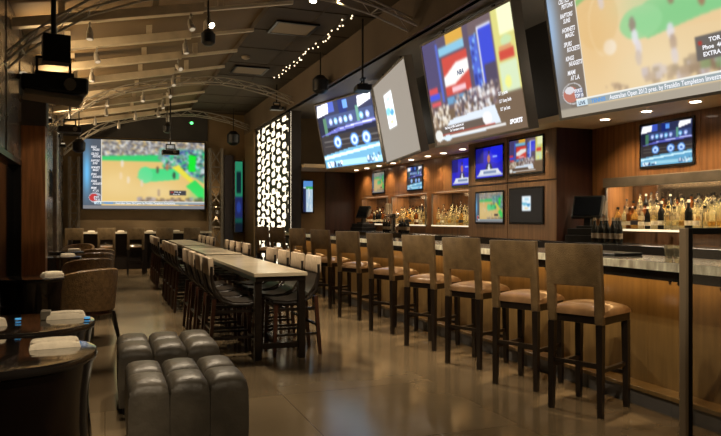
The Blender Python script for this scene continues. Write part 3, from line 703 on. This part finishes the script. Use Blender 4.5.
def till(x, y, rz_, base, label):
    t = thing('cash_register', (x, y, 1.036), rz_, label, 'cash register')
    if base:
        MB().bx(-.19, .19, -.19, .19, 0, .075).build('cash_drawer', 'black_plastic', t, bevel=.006)
        MB().bx(-.17, .17, -.17, .17, .08, .15).build('receipt_drawer', 'black_plastic', t, bevel=.006)
    z = .15 if base else 0
    MB().bx(-.10, .10, -.09, .09, z, z+.03).build('foot', 'black_plastic', t, bevel=.008)
    MB().bar((0, .0, z+.02), (0, .02, z+.16), .07).build('neck', 'black_plastic', t)
    R = Matrix.Rotation(math.radians(-24), 3, 'X')
    mn = MB().bx(-.17, .17, -.03, .02, z+.10, z+.37, R, (0, 0, z+.2)).build('monitor', 'black_plastic', t, bevel=.012)
    MB().bx(-.145, .145, -.036, -.031, z+.125, z+.345, R, (0, 0, z+.2)).build('touch_panel', 'window_dark', mn)
    MB().bx(.16, .19, -.02, .03, z+.14, z+.3, R, (0, 0, z+.2)).build('card_reader', 'steel_dull', mn)
    return t
till(5.01, 6.17, math.radians(-58), True, 'black till with tilted touch screen on the counter left of the right bottle niche')
till(5.0, 13.15, math.radians(-70), True, 'black till at the far end of the back counter before the dark door')
t = thing('beer_tap', (4.95, 11.42, 1.036), 0, 'steel beer tap tower between two groups of beer bottles', 'beer tap')
tw = MB().lathe([(.09, 0), (.09, .02), (.06, .03), (.055, .26), (.10, .28), (.10, .34), (.05, .36)], n=20).build('tower', 'chrome', t, smooth=True)
for a in (-.09, 0, .09):
    MB().tube([(-.09, a, .31), (-.15, a, .30), (-.16, a, .25)], .012).build('spout', 'chrome', tw)
    MB().lathe([(.010, 0), (.018, .06), (.024, .17), (.012, .20)], (-.12, a, .33), 10).build('tap_handle', ('strap' if a else 'label_cream'), tw, smooth=True)
t = tag(MB().bx(-.13, .13, -.35, .35, 0, .02).build('bar_mat', 'black_plastic', loc=(3.62, 4.35, 1.0205), bevel=.006), 'flat black mat lying on the bar top near the railing', 'mat')
for x, y, ql in ((3.68, 3.6, 'middle'), (3.72, 3.72, 'left'), (3.66, 3.5, 'right')):
    tag(MB().lathe([(.026, 0), (.034, .09), (.031, .09), (.024, .01)], n=12).build('glass', 'bottle_clear', loc=(x, y, 1.0205), smooth=True), 'short glass on the bar top behind the railing, %s one of three' % ql, 'glass', 'short glasses on the bar')

# ---------------------------------------------------------------- railing at the right
t = thing('glass_railing', (2.575, 2.5, 0), 0, 'dark metal framed glass railing standing nearest at the right', 'railing')
MB().bx(.006, .026, -.02, .02, 0, 1.252).build('post', 'post_lit_side', t, bevel=.003)  # lit left side of the post, painted as a lighter half
MB().bx(.026, .052, -.02, .02, .0, 1.252).build('post', 'black_metal', t, bevel=.002)  # shaded side of the same post
MB().bx(.052, .70, -.02, .02, 1.222, 1.252).build('top_rail', 'black_metal', t, bevel=.002)
MB().bx(.052, .70, -.02, .02, .03, .06).build('bottom_rail', 'black_metal', t)
MB().bx(.053, .699, -.004, .004, .061, 1.221).build('glass_pane', 'glass_tint', t)

# ---------------------------------------------------------------- lattice wall
def lattice():
    W, H = 3.25, 3.42
    t = thing('lattice_screen', (3.56, 16.75, .06), 0, 'backlit white wall panel behind a dark bubbly metal lattice', 'screen')
    MB().bx(-.012, -.001, -W, 0, 0, H).build('backlit_panel', 'backlit_white', t)
    r = random.Random(4); nx, nz = 130, 230; m = MB(); dx = W/nx; dz = H/nz
    cw, ch = .50, .185
    keep = np.ones((nz, nx), bool)
    Zc, Xc = np.mgrid[0:nz, 0:nx]; Xc = (Xc+.5)*dx; Zc = (Zc+.5)*dz
    def lens(cx, cz, rx, rz_):
        keep[(np.abs((Xc-cx)/rx)**2.6+np.abs((Zc-cz)/rz_)**2.6) < 1] = False
    for c in range(-1, int(W/cw)+2):
        for rr_ in range(-1, int(H/ch)+2):
            cx = (c+.5)*cw+r.uniform(-.05, .05); cz = (rr_+.5+(c % 2)*.5)*ch+r.uniform(-.014, .014)
            lens(cx, cz, .20, .066)
            if r.random() < .5: lens(cx+r.choice((-.09, .09, 0)), cz+ch*.5, .065, .05)
            if r.random() < .42: lens(cx+cw*.5, cz+r.choice((-1, 1))*ch*.25, .09, .022)
    idx = {}
    for j in range(nz):
        for i in range(nx):
            if keep[j, i]:
                q = []
                for a, b in ((i, j), (i+1, j), (i+1, j+1), (i, j+1)):
                    if (a, b) not in idx: idx[(a, b)] = len(m.v); m.v.append((-.03, -a*dx, b*dz))
                    q.append(idx[(a, b)])
                m.f.append(tuple(q)); m.m.append(0)
    o = m.build('lattice', 'lattice', t)
    s = o.modifiers.new('s', 'SOLIDIFY'); s.thickness = .016
    f = MB().bx(-.05, 0, -W-.0, -W+.04, 0, H).bx(-.05, 0, -.04, 0, 0, H).bx(-.05, 0, -W, 0, H-.03, H)
    f.build('frame', 'wall_dark', t)
lattice()

# ---------------------------------------------------------------- bar stools
def make_stool():
    t = thing('bar_stool', (0, 0, 0), 0, None, 'bar stool')
    poly = [(-.20, .60), (-.20, 1.13), (.20, 1.13), (.20, .60), (.14, .60), (.14, .85), (-.14, .85), (-.14, .60)]
    lean = lambda z: -.175-.08*(z-.6)
    MB().prism(poly, lambda y, z: (lean(z)-.022, y, z), lambda y, z: (lean(z)+.022, y, z)).build('backrest', 'leather_tan', t, bevel=.009, smooth=True)
    MB().pillow(.02, 0, .655, .42, .41, .055, .028).build('seat', 'leather_seat', t, smooth=True)
    MB().bx(-.17, .22, -.195, .195, .60, .66).build('seat_frame', 'wood_dark', t, bevel=.006)
    for x in (-.175, .20):
        for y in (-.172, .172):
            MB().bar((x, y, .60), (x*1.03, y*1.03, 0), .046, .034).build('leg', 'wood_dark', t)
    st = [((-.175, -.172, .30), (.20, -.172, .30)), ((-.175, .172, .30), (.20, .172, .30)), ((-.175, -.172, .335), (-.175, .172, .335)), ((.20, -.172, .24), (.20, .172, .24))]
    for a, b in st: MB().bar(a, b, .026).build('stretcher', 'wood_dark', t)
    return t
stool = make_stool()
A = math.radians(24)
SY = [3.74, 4.46, 5.25, 6.14, 7.13, 8.25, 9.42, 10.66, 12.05, 13.3]
SN = ['first bar stool, nearest the camera in front of the glass railing', 'second bar stool counting from the railing', 'third bar stool counting from the railing', 'fourth bar stool counting from the railing',
      'fifth bar stool counting from the railing', 'sixth bar stool counting from the railing', 'seventh bar stool counting from the railing', 'eighth bar stool counting from the railing', 'ninth bar stool, before the lattice wall at the bar end', 'tenth and farthest bar stool, before the lattice wall']
for i, y in enumerate(SY):
    o = stool if i == 0 else copy_tree(stool)
    o.location = (2.95+.20*math.cos(A)-.025, y+.20*math.sin(A), 0); o.rotation_euler = (0, 0, A+math.radians([0, 2, -2, 1, -3, 2, 0, -2, 1, 0][i]))
    tag(o, 'tan leather '+SN[i], 'bar stool', 'bar stools along the bar')
# high table at the back with five chairs
t = thing('high_table', (.6, 17.1, 0), 0, 'long dark high table below the far screen', 'table')
MB().bx(-1.45, 1.84, -.25, .25, .93, .975).build('tabletop', 'stone_top', t, bevel=.004)
for x in (-1.35, .3, 1.74):
    for y in (-.18, .18): MB().bx(x-.035, x+.035, y-.035, y+.035, 0, .93).build('leg', 'wood_dark', t)
MB().bx(-1.30, 1.70, .02, .05, .08, .93).build('modesty_panel', 'wood_dark', t)
for i, x in enumerate((-.645, .03, .66, 1.30, 1.92)):
    o = copy_tree(stool); o.scale = (.95, .95, .95)
    o.location = (x, 16.62, 0); o.rotation_euler = (0, 0, PI/2)
    tag(o, 'brown high-backed stool at the far high table, %s from the left' % ['first', 'second', 'third', 'fourth', 'fifth'][i], 'bar stool', 'stools at the far high table')
for i, x in enumerate((-.30, .35, 1.0, 1.62)):
    tag(MB().pillow(0, 0, 0, .16, .10, .025, .008, 8).build('folded_napkin', 'linen', loc=(x, 17.02, .976), smooth=True), 'folded white napkin on the far high table, %s from the left' % ['first', 'second', 'third', 'fourth'][i], 'napkin', 'napkins on the far high table')

# ---------------------------------------------------------------- communal tables
def communal(x, y0, y1, label):
    L = (y1-y0)/2
    t = thing('communal_table', (x, (y0+y1)/2, 0), 0, label, 'table', 'long stone topped tables')
    MB().bx(-.25, .25, -L, L, .765, .80).build('tabletop', 'stone_top', t, bevel=.003)
    MB().bx(-.235, .235, -L+.015, L-.015, .72, .764).build('apron', 'wood_dark', t)
    for sx in (-1, 1):
        for sy in (-1, 1):
            MB().bx(sx*.205-.033, sx*.205+.033, sy*(L-.06)-.033, sy*(L-.06)+.033, 0, .72).build('leg', 'wood_dark', t, bevel=.004)
    MB().bx(-.02, .02, -L+.10, L-.10, .10, .15).build('stretcher', 'wood_dark', t)
    for sy in (-1, 1): MB().bx(-.17, .17, sy*(L-.06)-.02, sy*(L-.06)+.02, .10, .15).build('end_rail', 'wood_dark', t)
communal(1.51, 6.08, 9.25, 'pale stone topped communal table, nearest of the three in line')
communal(1.56, 9.50, 12.60, 'pale stone topped communal table, middle of the three in line')
communal(1.58, 12.90, 16.0, 'pale stone topped communal table, farthest of the three in line')
def make_sling():
    t = thing('sling_chair', (0, 0, 0), 0, None, 'chair')
    prof = [(-.225, .90), (-.215, .78), (-.185, .67), (-.12, .575), (-.03, .53), (.08, .52), (.21, .535)]
    W = .19; m = MB(); n = len(prof)
    vs = []
    for (x, z) in prof:
        for y in (-W, W): vs.append((x, y, z))
    for k, (x, z) in enumerate(prof):
        a = prof[max(0, k-1)]; b = prof[min(n-1, k+1)]; d = Vector((b[0]-a[0], 0, b[1]-a[1])).normalized(); nn = Vector((-d.z, 0, d.x))*-.018
        for y in (-W, W): vs.append((x-nn.x, y, z-nn.z) if False else (x+nn.x, y, z+nn.z))
    fs = []
    for k in range(n-1):
        a = 2*k; fs.append((a, a+1, a+3, a+2)); b = 2*n+2*k; fs.append((b, b+2, b+3, b+1))
        fs.append((a, a+2, b+2, b)); fs.append((a+1, b+1, b+3, a+3))
    fs.append((0, 2*n, 2*n+1, 1)); a = 2*(n-1); fs.append((a, a+1, 2*n+a+1, 2*n+a))
    m.add(vs, fs).build('sling_seat', 'sling', t, smooth=True)
    MB().bx(-.256, -.205, -.20, .20, .775, .935, Matrix.Rotation(math.radians(-3), 3, 'Y')).build('head_strap', 'strap', t, bevel=.014, smooth=True)
    for s in (-1, 1):
        MB().tube([(-.225, s*.205, .86), (-.225, s*.205, .74), (-.20, s*.205, .62), (-.13, s*.205, .54), (-.03, s*.205, .505), (.10, s*.205, .50), (.215, s*.205, .515)], .014, 8).build('side_frame', 'wood_dark', t, smooth=True)
        MB().bar((-.20, s*.185, .56), (-.245, s*.19, 0), .036, .030).build('leg', 'wood_red', t)
        MB().bar((.185, s*.185, .51), (.20, s*.19, 0), .036, .030).build('leg', 'wood_red', t)
        MB().bar((-.225, s*.187, .20), (.19, s*.187, .20), .022).build('stretcher', 'wood_dark', t)
        MB().bar((-.21, s*.187, .44), (.185, s*.187, .44), .028).build('side_rail', 'wood_dark', t)
    MB().bar((.19, -.187, .16), (.19, .187, .16), .022).build('stretcher', 'wood_dark', t)
    MB().bar((-.22, -.187, .28), (-.22, .187, .28), .022).build('stretcher', 'wood_dark', t)
    MB().bar((.185, -.187, .47), (.185, .187, .47), .03).build('front_rail', 'wood_dark', t)
    return t
sling = make_sling(); fst = True
YL = [(6.45, 7.02, 7.62, 8.22), (9.84, 10.38, 10.93, 11.50), (13.24, 13.75, 14.35, 14.95)]
ordn = ['first', 'second', 'third', 'fourth']; tb = ['nearest', 'middle', 'farthest']
for g, ys in enumerate(YL):
    for i, y in enumerate(ys):
        for side in (0, 1):
            o = sling if fst else copy_tree(sling); fst = False
            yy = y-(.04 if side else 0)
            o.location = ((1.13+g*.01, yy, 0) if side == 0 else (1.68+.01*g+(.0 if i else .0), yy, 0))
            o.rotation_euler = (0, 0, 0 if side == 0 else PI)
            tag(o, 'dark sling chair with tan head strap, %s from the front, %s side, %s communal table' % (ordn[i], ['left', 'right'][side], tb[g]), 'chair', 'sling chairs along the communal tables')

# ---------------------------------------------------------------- ottomans
def ottoman(x0, x1, y0, y1, label):
    t = thing('leather_ottoman', ((x0+x1)/2, (y0+y1)/2, 0), 0, label, 'ottoman', 'dark leather ottomans')
    W, D = x1-x0, y1-y0; cw = W/3; cd = D/2
    MB().bx(-W/2+.03, W/2-.03, -D/2+.03, D/2-.03, 0, .05).build('plinth', 'black_plastic', t)
    for i in range(3):
        for j in range(2):
            cx = -W/2+cw*(i+.5); cy = -D/2+cd*(j+.5); n = 10; p = 7
            m = MB(); N = n+1; us = [math.sin(PI/2*(-1+2*k/n)) for k in range(N)]
            vs = []; fs = []
            for v in us:
                for u in us:
                    e = max(0, (1-abs(u)**8)*(1-abs(v)**8)); vs.append((cx+u*(cw/2-.003), cy+v*(cd/2-.003), .375+.062*(e**.45)+.018*(1-u*u)*(1-v*v)))
            for b in range(n):
                for a in range(n): fs.append((b*N+a, b*N+a+1, (b+1)*N+a+1, (b+1)*N+a))
            rim = [k for k in range(N)]+[b*N+n for b in range(1, N)]+[n*N+k for k in range(n-1, -1, -1)]+[b*N for b in range(n-1, 0, -1)]
            base = rim
            for zz, bul in ((.28, .002), (.16, .002), (.05, -.002)):
                st = len(vs)
                for q in rim:
                    x, y, _ = vs[q]; vs.append((cx+(x-cx)*(1+bul/.1), cy+(y-cy)*(1+bul/.16), zz))
                ring = list(range(st, st+len(rim)))
                for k in range(len(rim)): fs.append((base[k], base[(k+1) % len(rim)], ring[(k+1) % len(rim)], ring[k]))
                base = ring
            fs.append(tuple(base[::-1]))
            m.add(vs, fs); m.build('cushion_block', 'ottoman', t, smooth=True)
ottoman(.11, .735, 3.68, 4.34, 'dark leather block ottoman, nearest the camera')
ottoman(.08, .745, 4.72, 5.38, 'dark leather block ottoman, the one behind')

# ---------------------------------------------------------------- drum tables, napkins, candles, tub chairs
def drum(x, y, r, label):
    t = thing('drum_table', (x, y, 0), 0, label, 'table', 'round black drum tables')
    k = r/.37
    MB().lathe([(.32*k, 0), (.362*k, .02), (.355*k, .12), (.338*k, .30), (.33*k, .46), (.338*k, .60), (.355*k, .70), (.358*k, .712)], n=48).build('drum_base', 'drum', t, smooth=True)
    MB().lathe([(.358*k, .712), (.368*k, .716), (.372*k, .73), (.366*k, .748), (.35*k, .75)], n=48).build('tabletop', 'drum_top', t, smooth=True)
drum(-.40, 3.10, .37, 'round black drum table, nearest in the lower left corner')
drum(-.42, 3.97, .37, 'round black drum table, second from the corner, behind the nearest')
drum(-.64, 7.0, .29, 'round dark drum table left of the nearest tub chair')
drum(-.60, 10.65, .29, 'round dark drum table left of the second tub chair')
drum(-.60, 12.3, .28, 'round dark drum table, farthest along the left wall')
def napkin(x, y, z, a, label):
    t = thing('rolled_napkin', (x, y, z), a, label, 'napkin', 'rolled white napkins on drum tables')
    MB().pillow(0, 0, 0, .20, .085, .030, .008, 10, wob=.0015, seed=int(abs(x*100))).build('cloth', 'linen', t, smooth=True)
    MB().pillow(.0, -.004, .029, .185, .06, .010, .004, 8, wob=.001, seed=3).build('top_fold', 'linen', t, smooth=True)
napkin(-.20, 3.17, .7505, math.radians(6), 'rolled white napkin at the right on the nearest drum table')
napkin(-.55, 3.05, .7505, math.radians(-5), 'rolled white napkin at the left edge on the nearest drum table')
napkin(-.20, 4.06, .7505, math.radians(4), 'rolled white napkin at the right on the second drum table')
napkin(-.57, 3.90, .7505, math.radians(8), 'rolled white napkin at the left on the second drum table')
napkin(-.47, 7.1, .7505, .6, 'rolled white napkin on the drum table beside the nearest tub chair')
napkin(-.50, 10.65, .7505, .2, 'rolled white napkin on the drum table beside the second tub chair')
napkin(-.48, 12.3, .7505, .1, 'rolled white napkin on the farthest drum table')
for x, y, lab in ((-.09, 3.92, 'small blue glowing candle holder at the right edge of the second drum table'), (-.43, 4.0, 'small blue glowing candle holder in the middle of the second drum table')):
    t = thing('candle_holder', (x, y, .7505), 0, lab, 'candle holder')
    MB().lathe([(.012, 0), (.015, .004), (.015, .02), (.012, .02)], n=16).build('cup', 'blue_lit', t, smooth=True)
    MB().lathe([(.0155, .004), (.017, .006), (.017, .010), (.0155, .012)], n=16).build('rim_band', 'chrome', t)
t = tag(MB().bx(-.025, .025, -.03, .03, 0, .05).build('condiment_box', 'steel_dull', loc=(-.30, 4.05, .7505), bevel=.004), 'small metal box standing on the second drum table', 'box')

def make_tub():
    t = thing('tub_chair', (0, 0, 0), 0, None, 'chair')
    m = MB(); n = 28; a0 = math.radians(60); a1 = math.radians(300)   # open towards +x
    R = .30; prof = []
    for k in range(n+1):
        a = a0+(a1-a0)*k/n; s = abs(a-PI)/(a1-PI); top = .77-.16*s**2.2; bot = .33
        for (dr, z) in ((.0, bot), (.02, (bot+top)/2), (.035, top-.01), (.02, top+.005), (-.01, top-.005), (-.03, (bot+top)/2), (-.04, bot)):
            prof.append(((R+dr)*math.cos(a), (R+dr)*math.sin(a)*.95, z))
    fs = []; q = 7
    for k in range(n):
        for j in range(q): fs.append((k*q+j, k*q+(j+1) % q, (k+1)*q+(j+1) % q, (k+1)*q+j))
    fs.append(tuple(range(q))); fs.append(tuple(n*q+j for j in range(q))[::-1])
    m.add(prof, fs).build('shell', 'croc', t, smooth=True)
    MB().lathe([(.25, 0), (.262, .02), (.262, .07), (.23, .10), (.1, .11)], (.01, 0, .34), 32).build('seat_cushion', 'croc', t, smooth=True)
    MB().lathe([(.27, .28), (.275, .29), (.275, .335), (.26, .34)], n=32).build('seat_frame', 'wood_red', t)
    for x in (-.19, .19):
        for y in (-.19, .19): MB().bar((x, y, .30), (x*1.25, y*1.25, 0), .04, .026).build('leg', 'wood_dark', t)
    return t
tub = make_tub()
for i, (x, y, a, lab) in enumerate(((-.19, 7.85, 125, 'brown textured tub chair, nearest, its back to the camera'), (-.22, 9.9, 110, 'brown tub chair, second from the front along the left wall'),
                                    (-.18, 11.5, 100, 'brown tub chair, third from the front along the left wall'), (-.14, 12.9, 95, 'brown tub chair, fourth from the front along the left wall'), (-.52, 14.9, 250, 'pale lit tub chair in the far left corner'))):
    o = tub if i == 0 else copy_tree(tub); o.location = (x, y, 0); o.rotation_euler = (0, 0, math.radians(a)); tag(o, lab, 'chair', 'tub chairs along the left wall')

# ---------------------------------------------------------------- hanging projectors and speakers
def projector(x, y, z, rz_, top, label, s=1.0, big=False):
    t = thing('ceiling_projector', (x, y, z), rz_, label, 'projector', 'projectors hanging from the ceiling')
    m = MB().bx(-.24*s, .24*s, -.17*s, .17*s, 0, .13*s); bd = m.build('body', 'black_plastic', t, bevel=.02*s)
    MB().tube([(.10*s, -.17*s, .065*s), (.10*s, -.21*s, .065*s)], .045*s, 16).build('lens', 'steel_dull', bd)
    MB().bx(-.14*s, .14*s, -.10*s, .10*s, .13*s, .17*s).build('mount_plate', 'black_metal', t)
    for sx in (-1, 1): MB().bx(sx*.12*s-.01, sx*.12*s+.01, -.01, .01, .17*s, .30*s).build('mount_arm', 'black_metal', t)
    if big:
        MB().bx(-.09, .13, -.09, .09, .28, .52).build('junction_box', 'black_metal', t, bevel=.005)
        MB().bx(-.24, .22, -.20, .16, -.05, -.005, Matrix.Rotation(.08, 3, 'Y')).build('lower_shroud', 'steel_dull', t, bevel=.01)
    MB().bx(-.13*s, .13*s, -.03, .03, .30*s-.02, .30*s).build('cross_bar', 'black_metal', t)
    MB().tube([(0, 0, .28*s), (0, 0, top-z)], .022*min(1, s+.2) if big else .014, 8).build('pole', 'black_metal', t)
projector(-.42, 6.5, 2.37, .15, 3.66, 'big black projector hanging nearest, upper left', 1.1, True)
projector(-.55, 12.3, 2.72, .1, 3.62, 'black projector hanging beyond the wooden column', .75)
projector(1.26, 14.45, 2.60, 0, 3.95, 'black projector hanging in front of the far screen', .72)
projector(3.30, 8.70, 3.03, 1.4, 4.02, 'black projector hanging beside the grey tilted screen', .60)
projector(3.28, 13.6, 3.50, 0, 4.02, 'black projector hanging before the top of the lattice wall', .55)
def speaker(x, y, z, top, label, s=.1):
    t = thing('hanging_speaker', (x, y, z), .4, label, 'speaker', 'small black speakers hanging from the ceiling')
    MB().lathe([(s*.5, -s*1.3), (s, -s*.9), (s*1.05, s*.4), (s*.5, s)], n=12).build('housing', 'black_plastic', t, smooth=True)
    MB().tube([(0, 0, s*.9), (0, 0, top-z)], .01, 6).build('rod', 'black_metal', t)
speaker(3.30, 10.65, 3.50, 4.02, 'small black speaker hanging left of the farthest tilted screen', .13)
speaker(2.98, 16.9, 3.30, 4.02, 'small black speaker hanging by the lit steel column', .15)
speaker(1.12, 8.0, 3.40, 3.96, 'small black speaker hanging under the near ceiling beams', .08)
speaker(1.32, 16.0, 3.35, 3.98, 'small black speaker hanging above the far projector', .09)
speaker(-.45, 13.6, 2.65, 3.74, 'small black speaker hanging at the left edge of the far screen', .11)

# ---------------------------------------------------------------- spotlights on the beams
def spot(x, y, target, energy, label, lit=False, angle=45, dz=0):
    z = beam_z(x)-.13+dz
    t = thing('ceiling_spotlight', (x, y, z), 0, label, 'spotlight', 'spotlights on the ceiling beams')
    d = (Vector(target)-Vector((x, y, z))).normalized()
    a = Vector((0, 0, 0))-d*.07; b = d*.07
    hd = MB().tube([tuple(a), tuple(a*.2), tuple(b)], [.022, .036, .040], 14).build('head', 'lamp_head', t, smooth=True)
    MB().tube([tuple(b*.9), tuple(b*1.05)], .032, 12).build('lens', 'lens_lit' if lit else 'lens_dim', hd)
    MB().bar((0, -.055, .0), (0, -.055, .09), .012).bar((0, .055, 0), (0, .055, .09), .012).bx(-.015, .015, -.06, .06, .085, .10).build('yoke', 'truss', t)
    MB().bar((0, 0, .09), (0, 0, .13-dz+.01), .02).build('stem', 'truss', t)
    p = b*1.3
    if energy: light('SPOT', 'spot_lamp', tuple(p), energy*SPOT_GAIN, SOFTW, None, angle=angle, blend=.5, parent=t, radius=.025).rotation_euler = d.to_track_quat('-Z', 'Y').to_euler()
bn = {y: n for y, n in zip(BY, BN)}
SP = [  # x, beam index, target, energy
    (-.16, 2, (-.2, 7.6, 0), 90, 'twin-tube'), (-.10, 3, (.6, 8.2, 0), 60, ''), (-.18, 4, (-.2, 9.9, 0), 60, ''),
    (.98, 1, (.35, 4.6, 0), 70, ''), (.95, 2, (1.5, 7.0, .8), 70, ''), (1.16, 2, (3.1, 4.2, .6), 110, 'lit'), (1.02, 3, (1.5, 9.0, .8), 60, ''),
    (1.05, 4, (3.1, 7.1, .7), 110, ''), (1.08, 5, (1.55, 10.5, .8), 60, ''), (1.12, 6, (3.1, 9.6, .7), 100, ''),
    (.04, 6, (-.1, 12.0, 0), 60, ''), (.02, 7, (.3, 14.5, 0), 60, ''), (.66, 6, (.5, 11.4, 0), 60, ''), (1.1, 7, (1.6, 13.4, .8), 60, ''),
    (1.1, 8, (1.6, 15.2, .8), 60, ''), (.62, 8, (.4, 16.6, 1.0), 70, ''), (-.2, 8, (-.5, 16.6, 1.0), 60, ''), (1.4, 9, (1.6, 17.9, .9), 45, ''), (.3, 9, (.3, 17.9, 1.2), 40, '')]
for x, b, tg, e, note in SP:
    spot(x, BY[b], tg, e, 'small pale spotlight, %s beam from the camera, %s' % (BN[b], 'left end' if x < .3 else 'middle' if x < .8 else 'right end')
         + (', lens shining white' if note == 'lit' else ''), note == 'lit')
# lamp at the top edge
t = thing('ceiling_spotlight', (2.35, 7.85, 3.98), 0, 'spotlight at the top edge of the view beside the near truss', 'spotlight')
MB().tube([(0, 0, .05), (-.02, -.03, -.08)], [.035, .05], 14).build('head', 'lamp_head', t)
MB().tube([(-.02, -.03, -.081), (-.021, -.031, -.088)], .04, 12).build('lens', 'lens_lit', t)
light('SPOT', 'spot_lamp', (-.03, -.04, -.10), 90, SOFTW, None, angle=70, blend=.5, parent=t, radius=.03).rotation_euler = Vector((.15, -.45, -1)).to_track_quat('-Z', 'Y').to_euler()
# uplights on the left wall washing the deck
for i, (y, e) in enumerate(((8.7, 70), (10.4, 95), (12.4, 105), (14.6, 90), (16.6, 60))):
    t = thing('wall_uplight', (-.88, y, 2.95), 0, 'small uplight high on the left wall, %s from the camera' % BN[i], 'wall light', 'uplights on the left wall')
    MB().bx(-.07, .06, -.06, .06, -.06, .0).build('bracket', 'black_metal', t, bevel=.005)
    MB().tube([(0, 0, .0), (0, 0, .03)], .04, 12).build('lamp', 'lens_dim', t)
    light('SPOT', 'uplight_lamp', (.02, 0, .05), e, WARM, None, angle=150, blend=.8, parent=t, radius=.04).rotation_euler = Vector((1.6, 0, 1)).to_track_quat('-Z', 'Y').to_euler()

# recessed downlights in the low soffit over the back bar
for i, (x, y) in enumerate(((4.88, 5.74), (4.88, 5.16), (4.88, 4.58), (4.88, 3.9), (5.02, 10.18), (5.02, 9.62), (5.0, 8.97), (5.05, 10.9), (5.05, 11.7), (5.05, 12.4), (5.05, 13.07), (5.05, 13.69))):
    t = thing('recessed_downlight', (x, y, 2.33), 0, 'round recessed downlight over the right bottles, %s from the left' % ['first', 'second', 'third', 'fourth'][i] if i < 4 else 'round recessed downlight in the row beyond the television cabinet, %s from it' % ['third', 'second', 'first', 'fourth', 'fifth', 'sixth', 'seventh', 'eighth'][i-4], 'ceiling light', 'downlights over the back counter')
    MB().lathe([(.050, -.004), (.062, -.006), (.062, 0), (.05, 0)], n=20).build('trim_ring', 'low_soffit', t)
    MB().lathe([(.046, -.008), (.048, -.004)], n=20).build('lamp', 'lamp_lit', t)
    light('SPOT', 'downlight_lamp', (.06, 0, -.02), 32 if i < 4 else 26, WARM, None, angle=130, blend=.8, parent=t, radius=.03)
for i, (x, y) in enumerate(((3.78, 14.2), (4.3, 14.1))):
    pass
# sconce lights on the back steel column, two up/down
t = thing('column_sconce', (2.68, 17.62, 1.45), 0, 'small up and down light on the lit steel column', 'wall light')
MB().bx(-.04, .04, -.03, .03, -.05, .05).build('lamp_body', 'steel', t, bevel=.005)
for s in (-1, 1):
    light('SPOT', 'sconce_lamp', (0, .06, s*.10), 22, WARM, None, angle=50, blend=.5, parent=t).rotation_euler = Vector((0, .25, s)).to_track_quat('-Z', 'Y').to_euler()
light('SPOT', 'wall_wash', (.95, 17.2, 3.45), 0, WARM, (.95, 18, .6), angle=100)

# vents, detector, string of bulbs, green lamp
for x, y, lab in ((2.48, 12.4, 'rectangular pale ceiling vent, the farther one'), (2.52, 9.45, 'rectangular pale ceiling vent, the nearer one')):
    t = thing('ceiling_vent', (x, y, 4.02), 0, lab, 'vent', 'ceiling vents')
    MB().bx(-.27, .27, -.27, .27, -.02, 0).build('grille', 'ceil_vent', t, bevel=.004)
    f = MB()
    for a in ((-.31, .31, -.31, -.27), (-.31, .31, .27, .31), (-.31, -.27, -.27, .27), (.27, .31, -.27, .27)): f.bx(a[0], a[1], a[2], a[3], -.025, 0)
    f.build('frame', 'black_metal', t)
tag(MB().lathe([(.03, -.05), (.07, -.03), (.075, 0)], (0, 0, 0), 16).build('smoke_detector', 'ceil_vent', loc=(2.22, 11.4, 4.02), smooth=True), 'small round white detector on the flat ceiling beside the farther vent', 'detector')
t = thing('string_lights', (3.07, 8.5, 3.98), 0, 'row of tiny warm sparkling bulbs along the ceiling edge', 'string lights')
MB().tube([(0, 0, .035), (0, 4.2, .035)], .006, 5).build('wire', 'black_metal', t)
rr = random.Random(5)
for i in range(34):
    b = MB().lathe([(.003, -.011), (.011, -.004), (.011, .004), (.003, .011)], n=8)
    b.build('bulb', 'bulb_lit', t, smooth=True).location = (rr.uniform(-.05, .05), 4.2*(i/33)+rr.uniform(-.03, .03), rr.uniform(-.02, .02))
t = thing('indicator_lamp', (1.98, 17.0, 3.62), 0, 'tiny green glowing lamp on the farthest truss', 'lamp')
MB().lathe([(.02, -.03), (.045, 0), (.02, .03)], n=12).build('lamp_glass', 'green_lit', t, smooth=True)
MB().tube([(0, 0, .03), (0, 0, .12)], .01, 6).build('stem', 'black_metal', t)
# soft lamps over the right aisle, in the soffit above the screens
for i, (x, y, e) in enumerate(((3.95, 9.0, 8), (3.95, 12.6, 8), (3.95, 6.2, 4))):
    pass
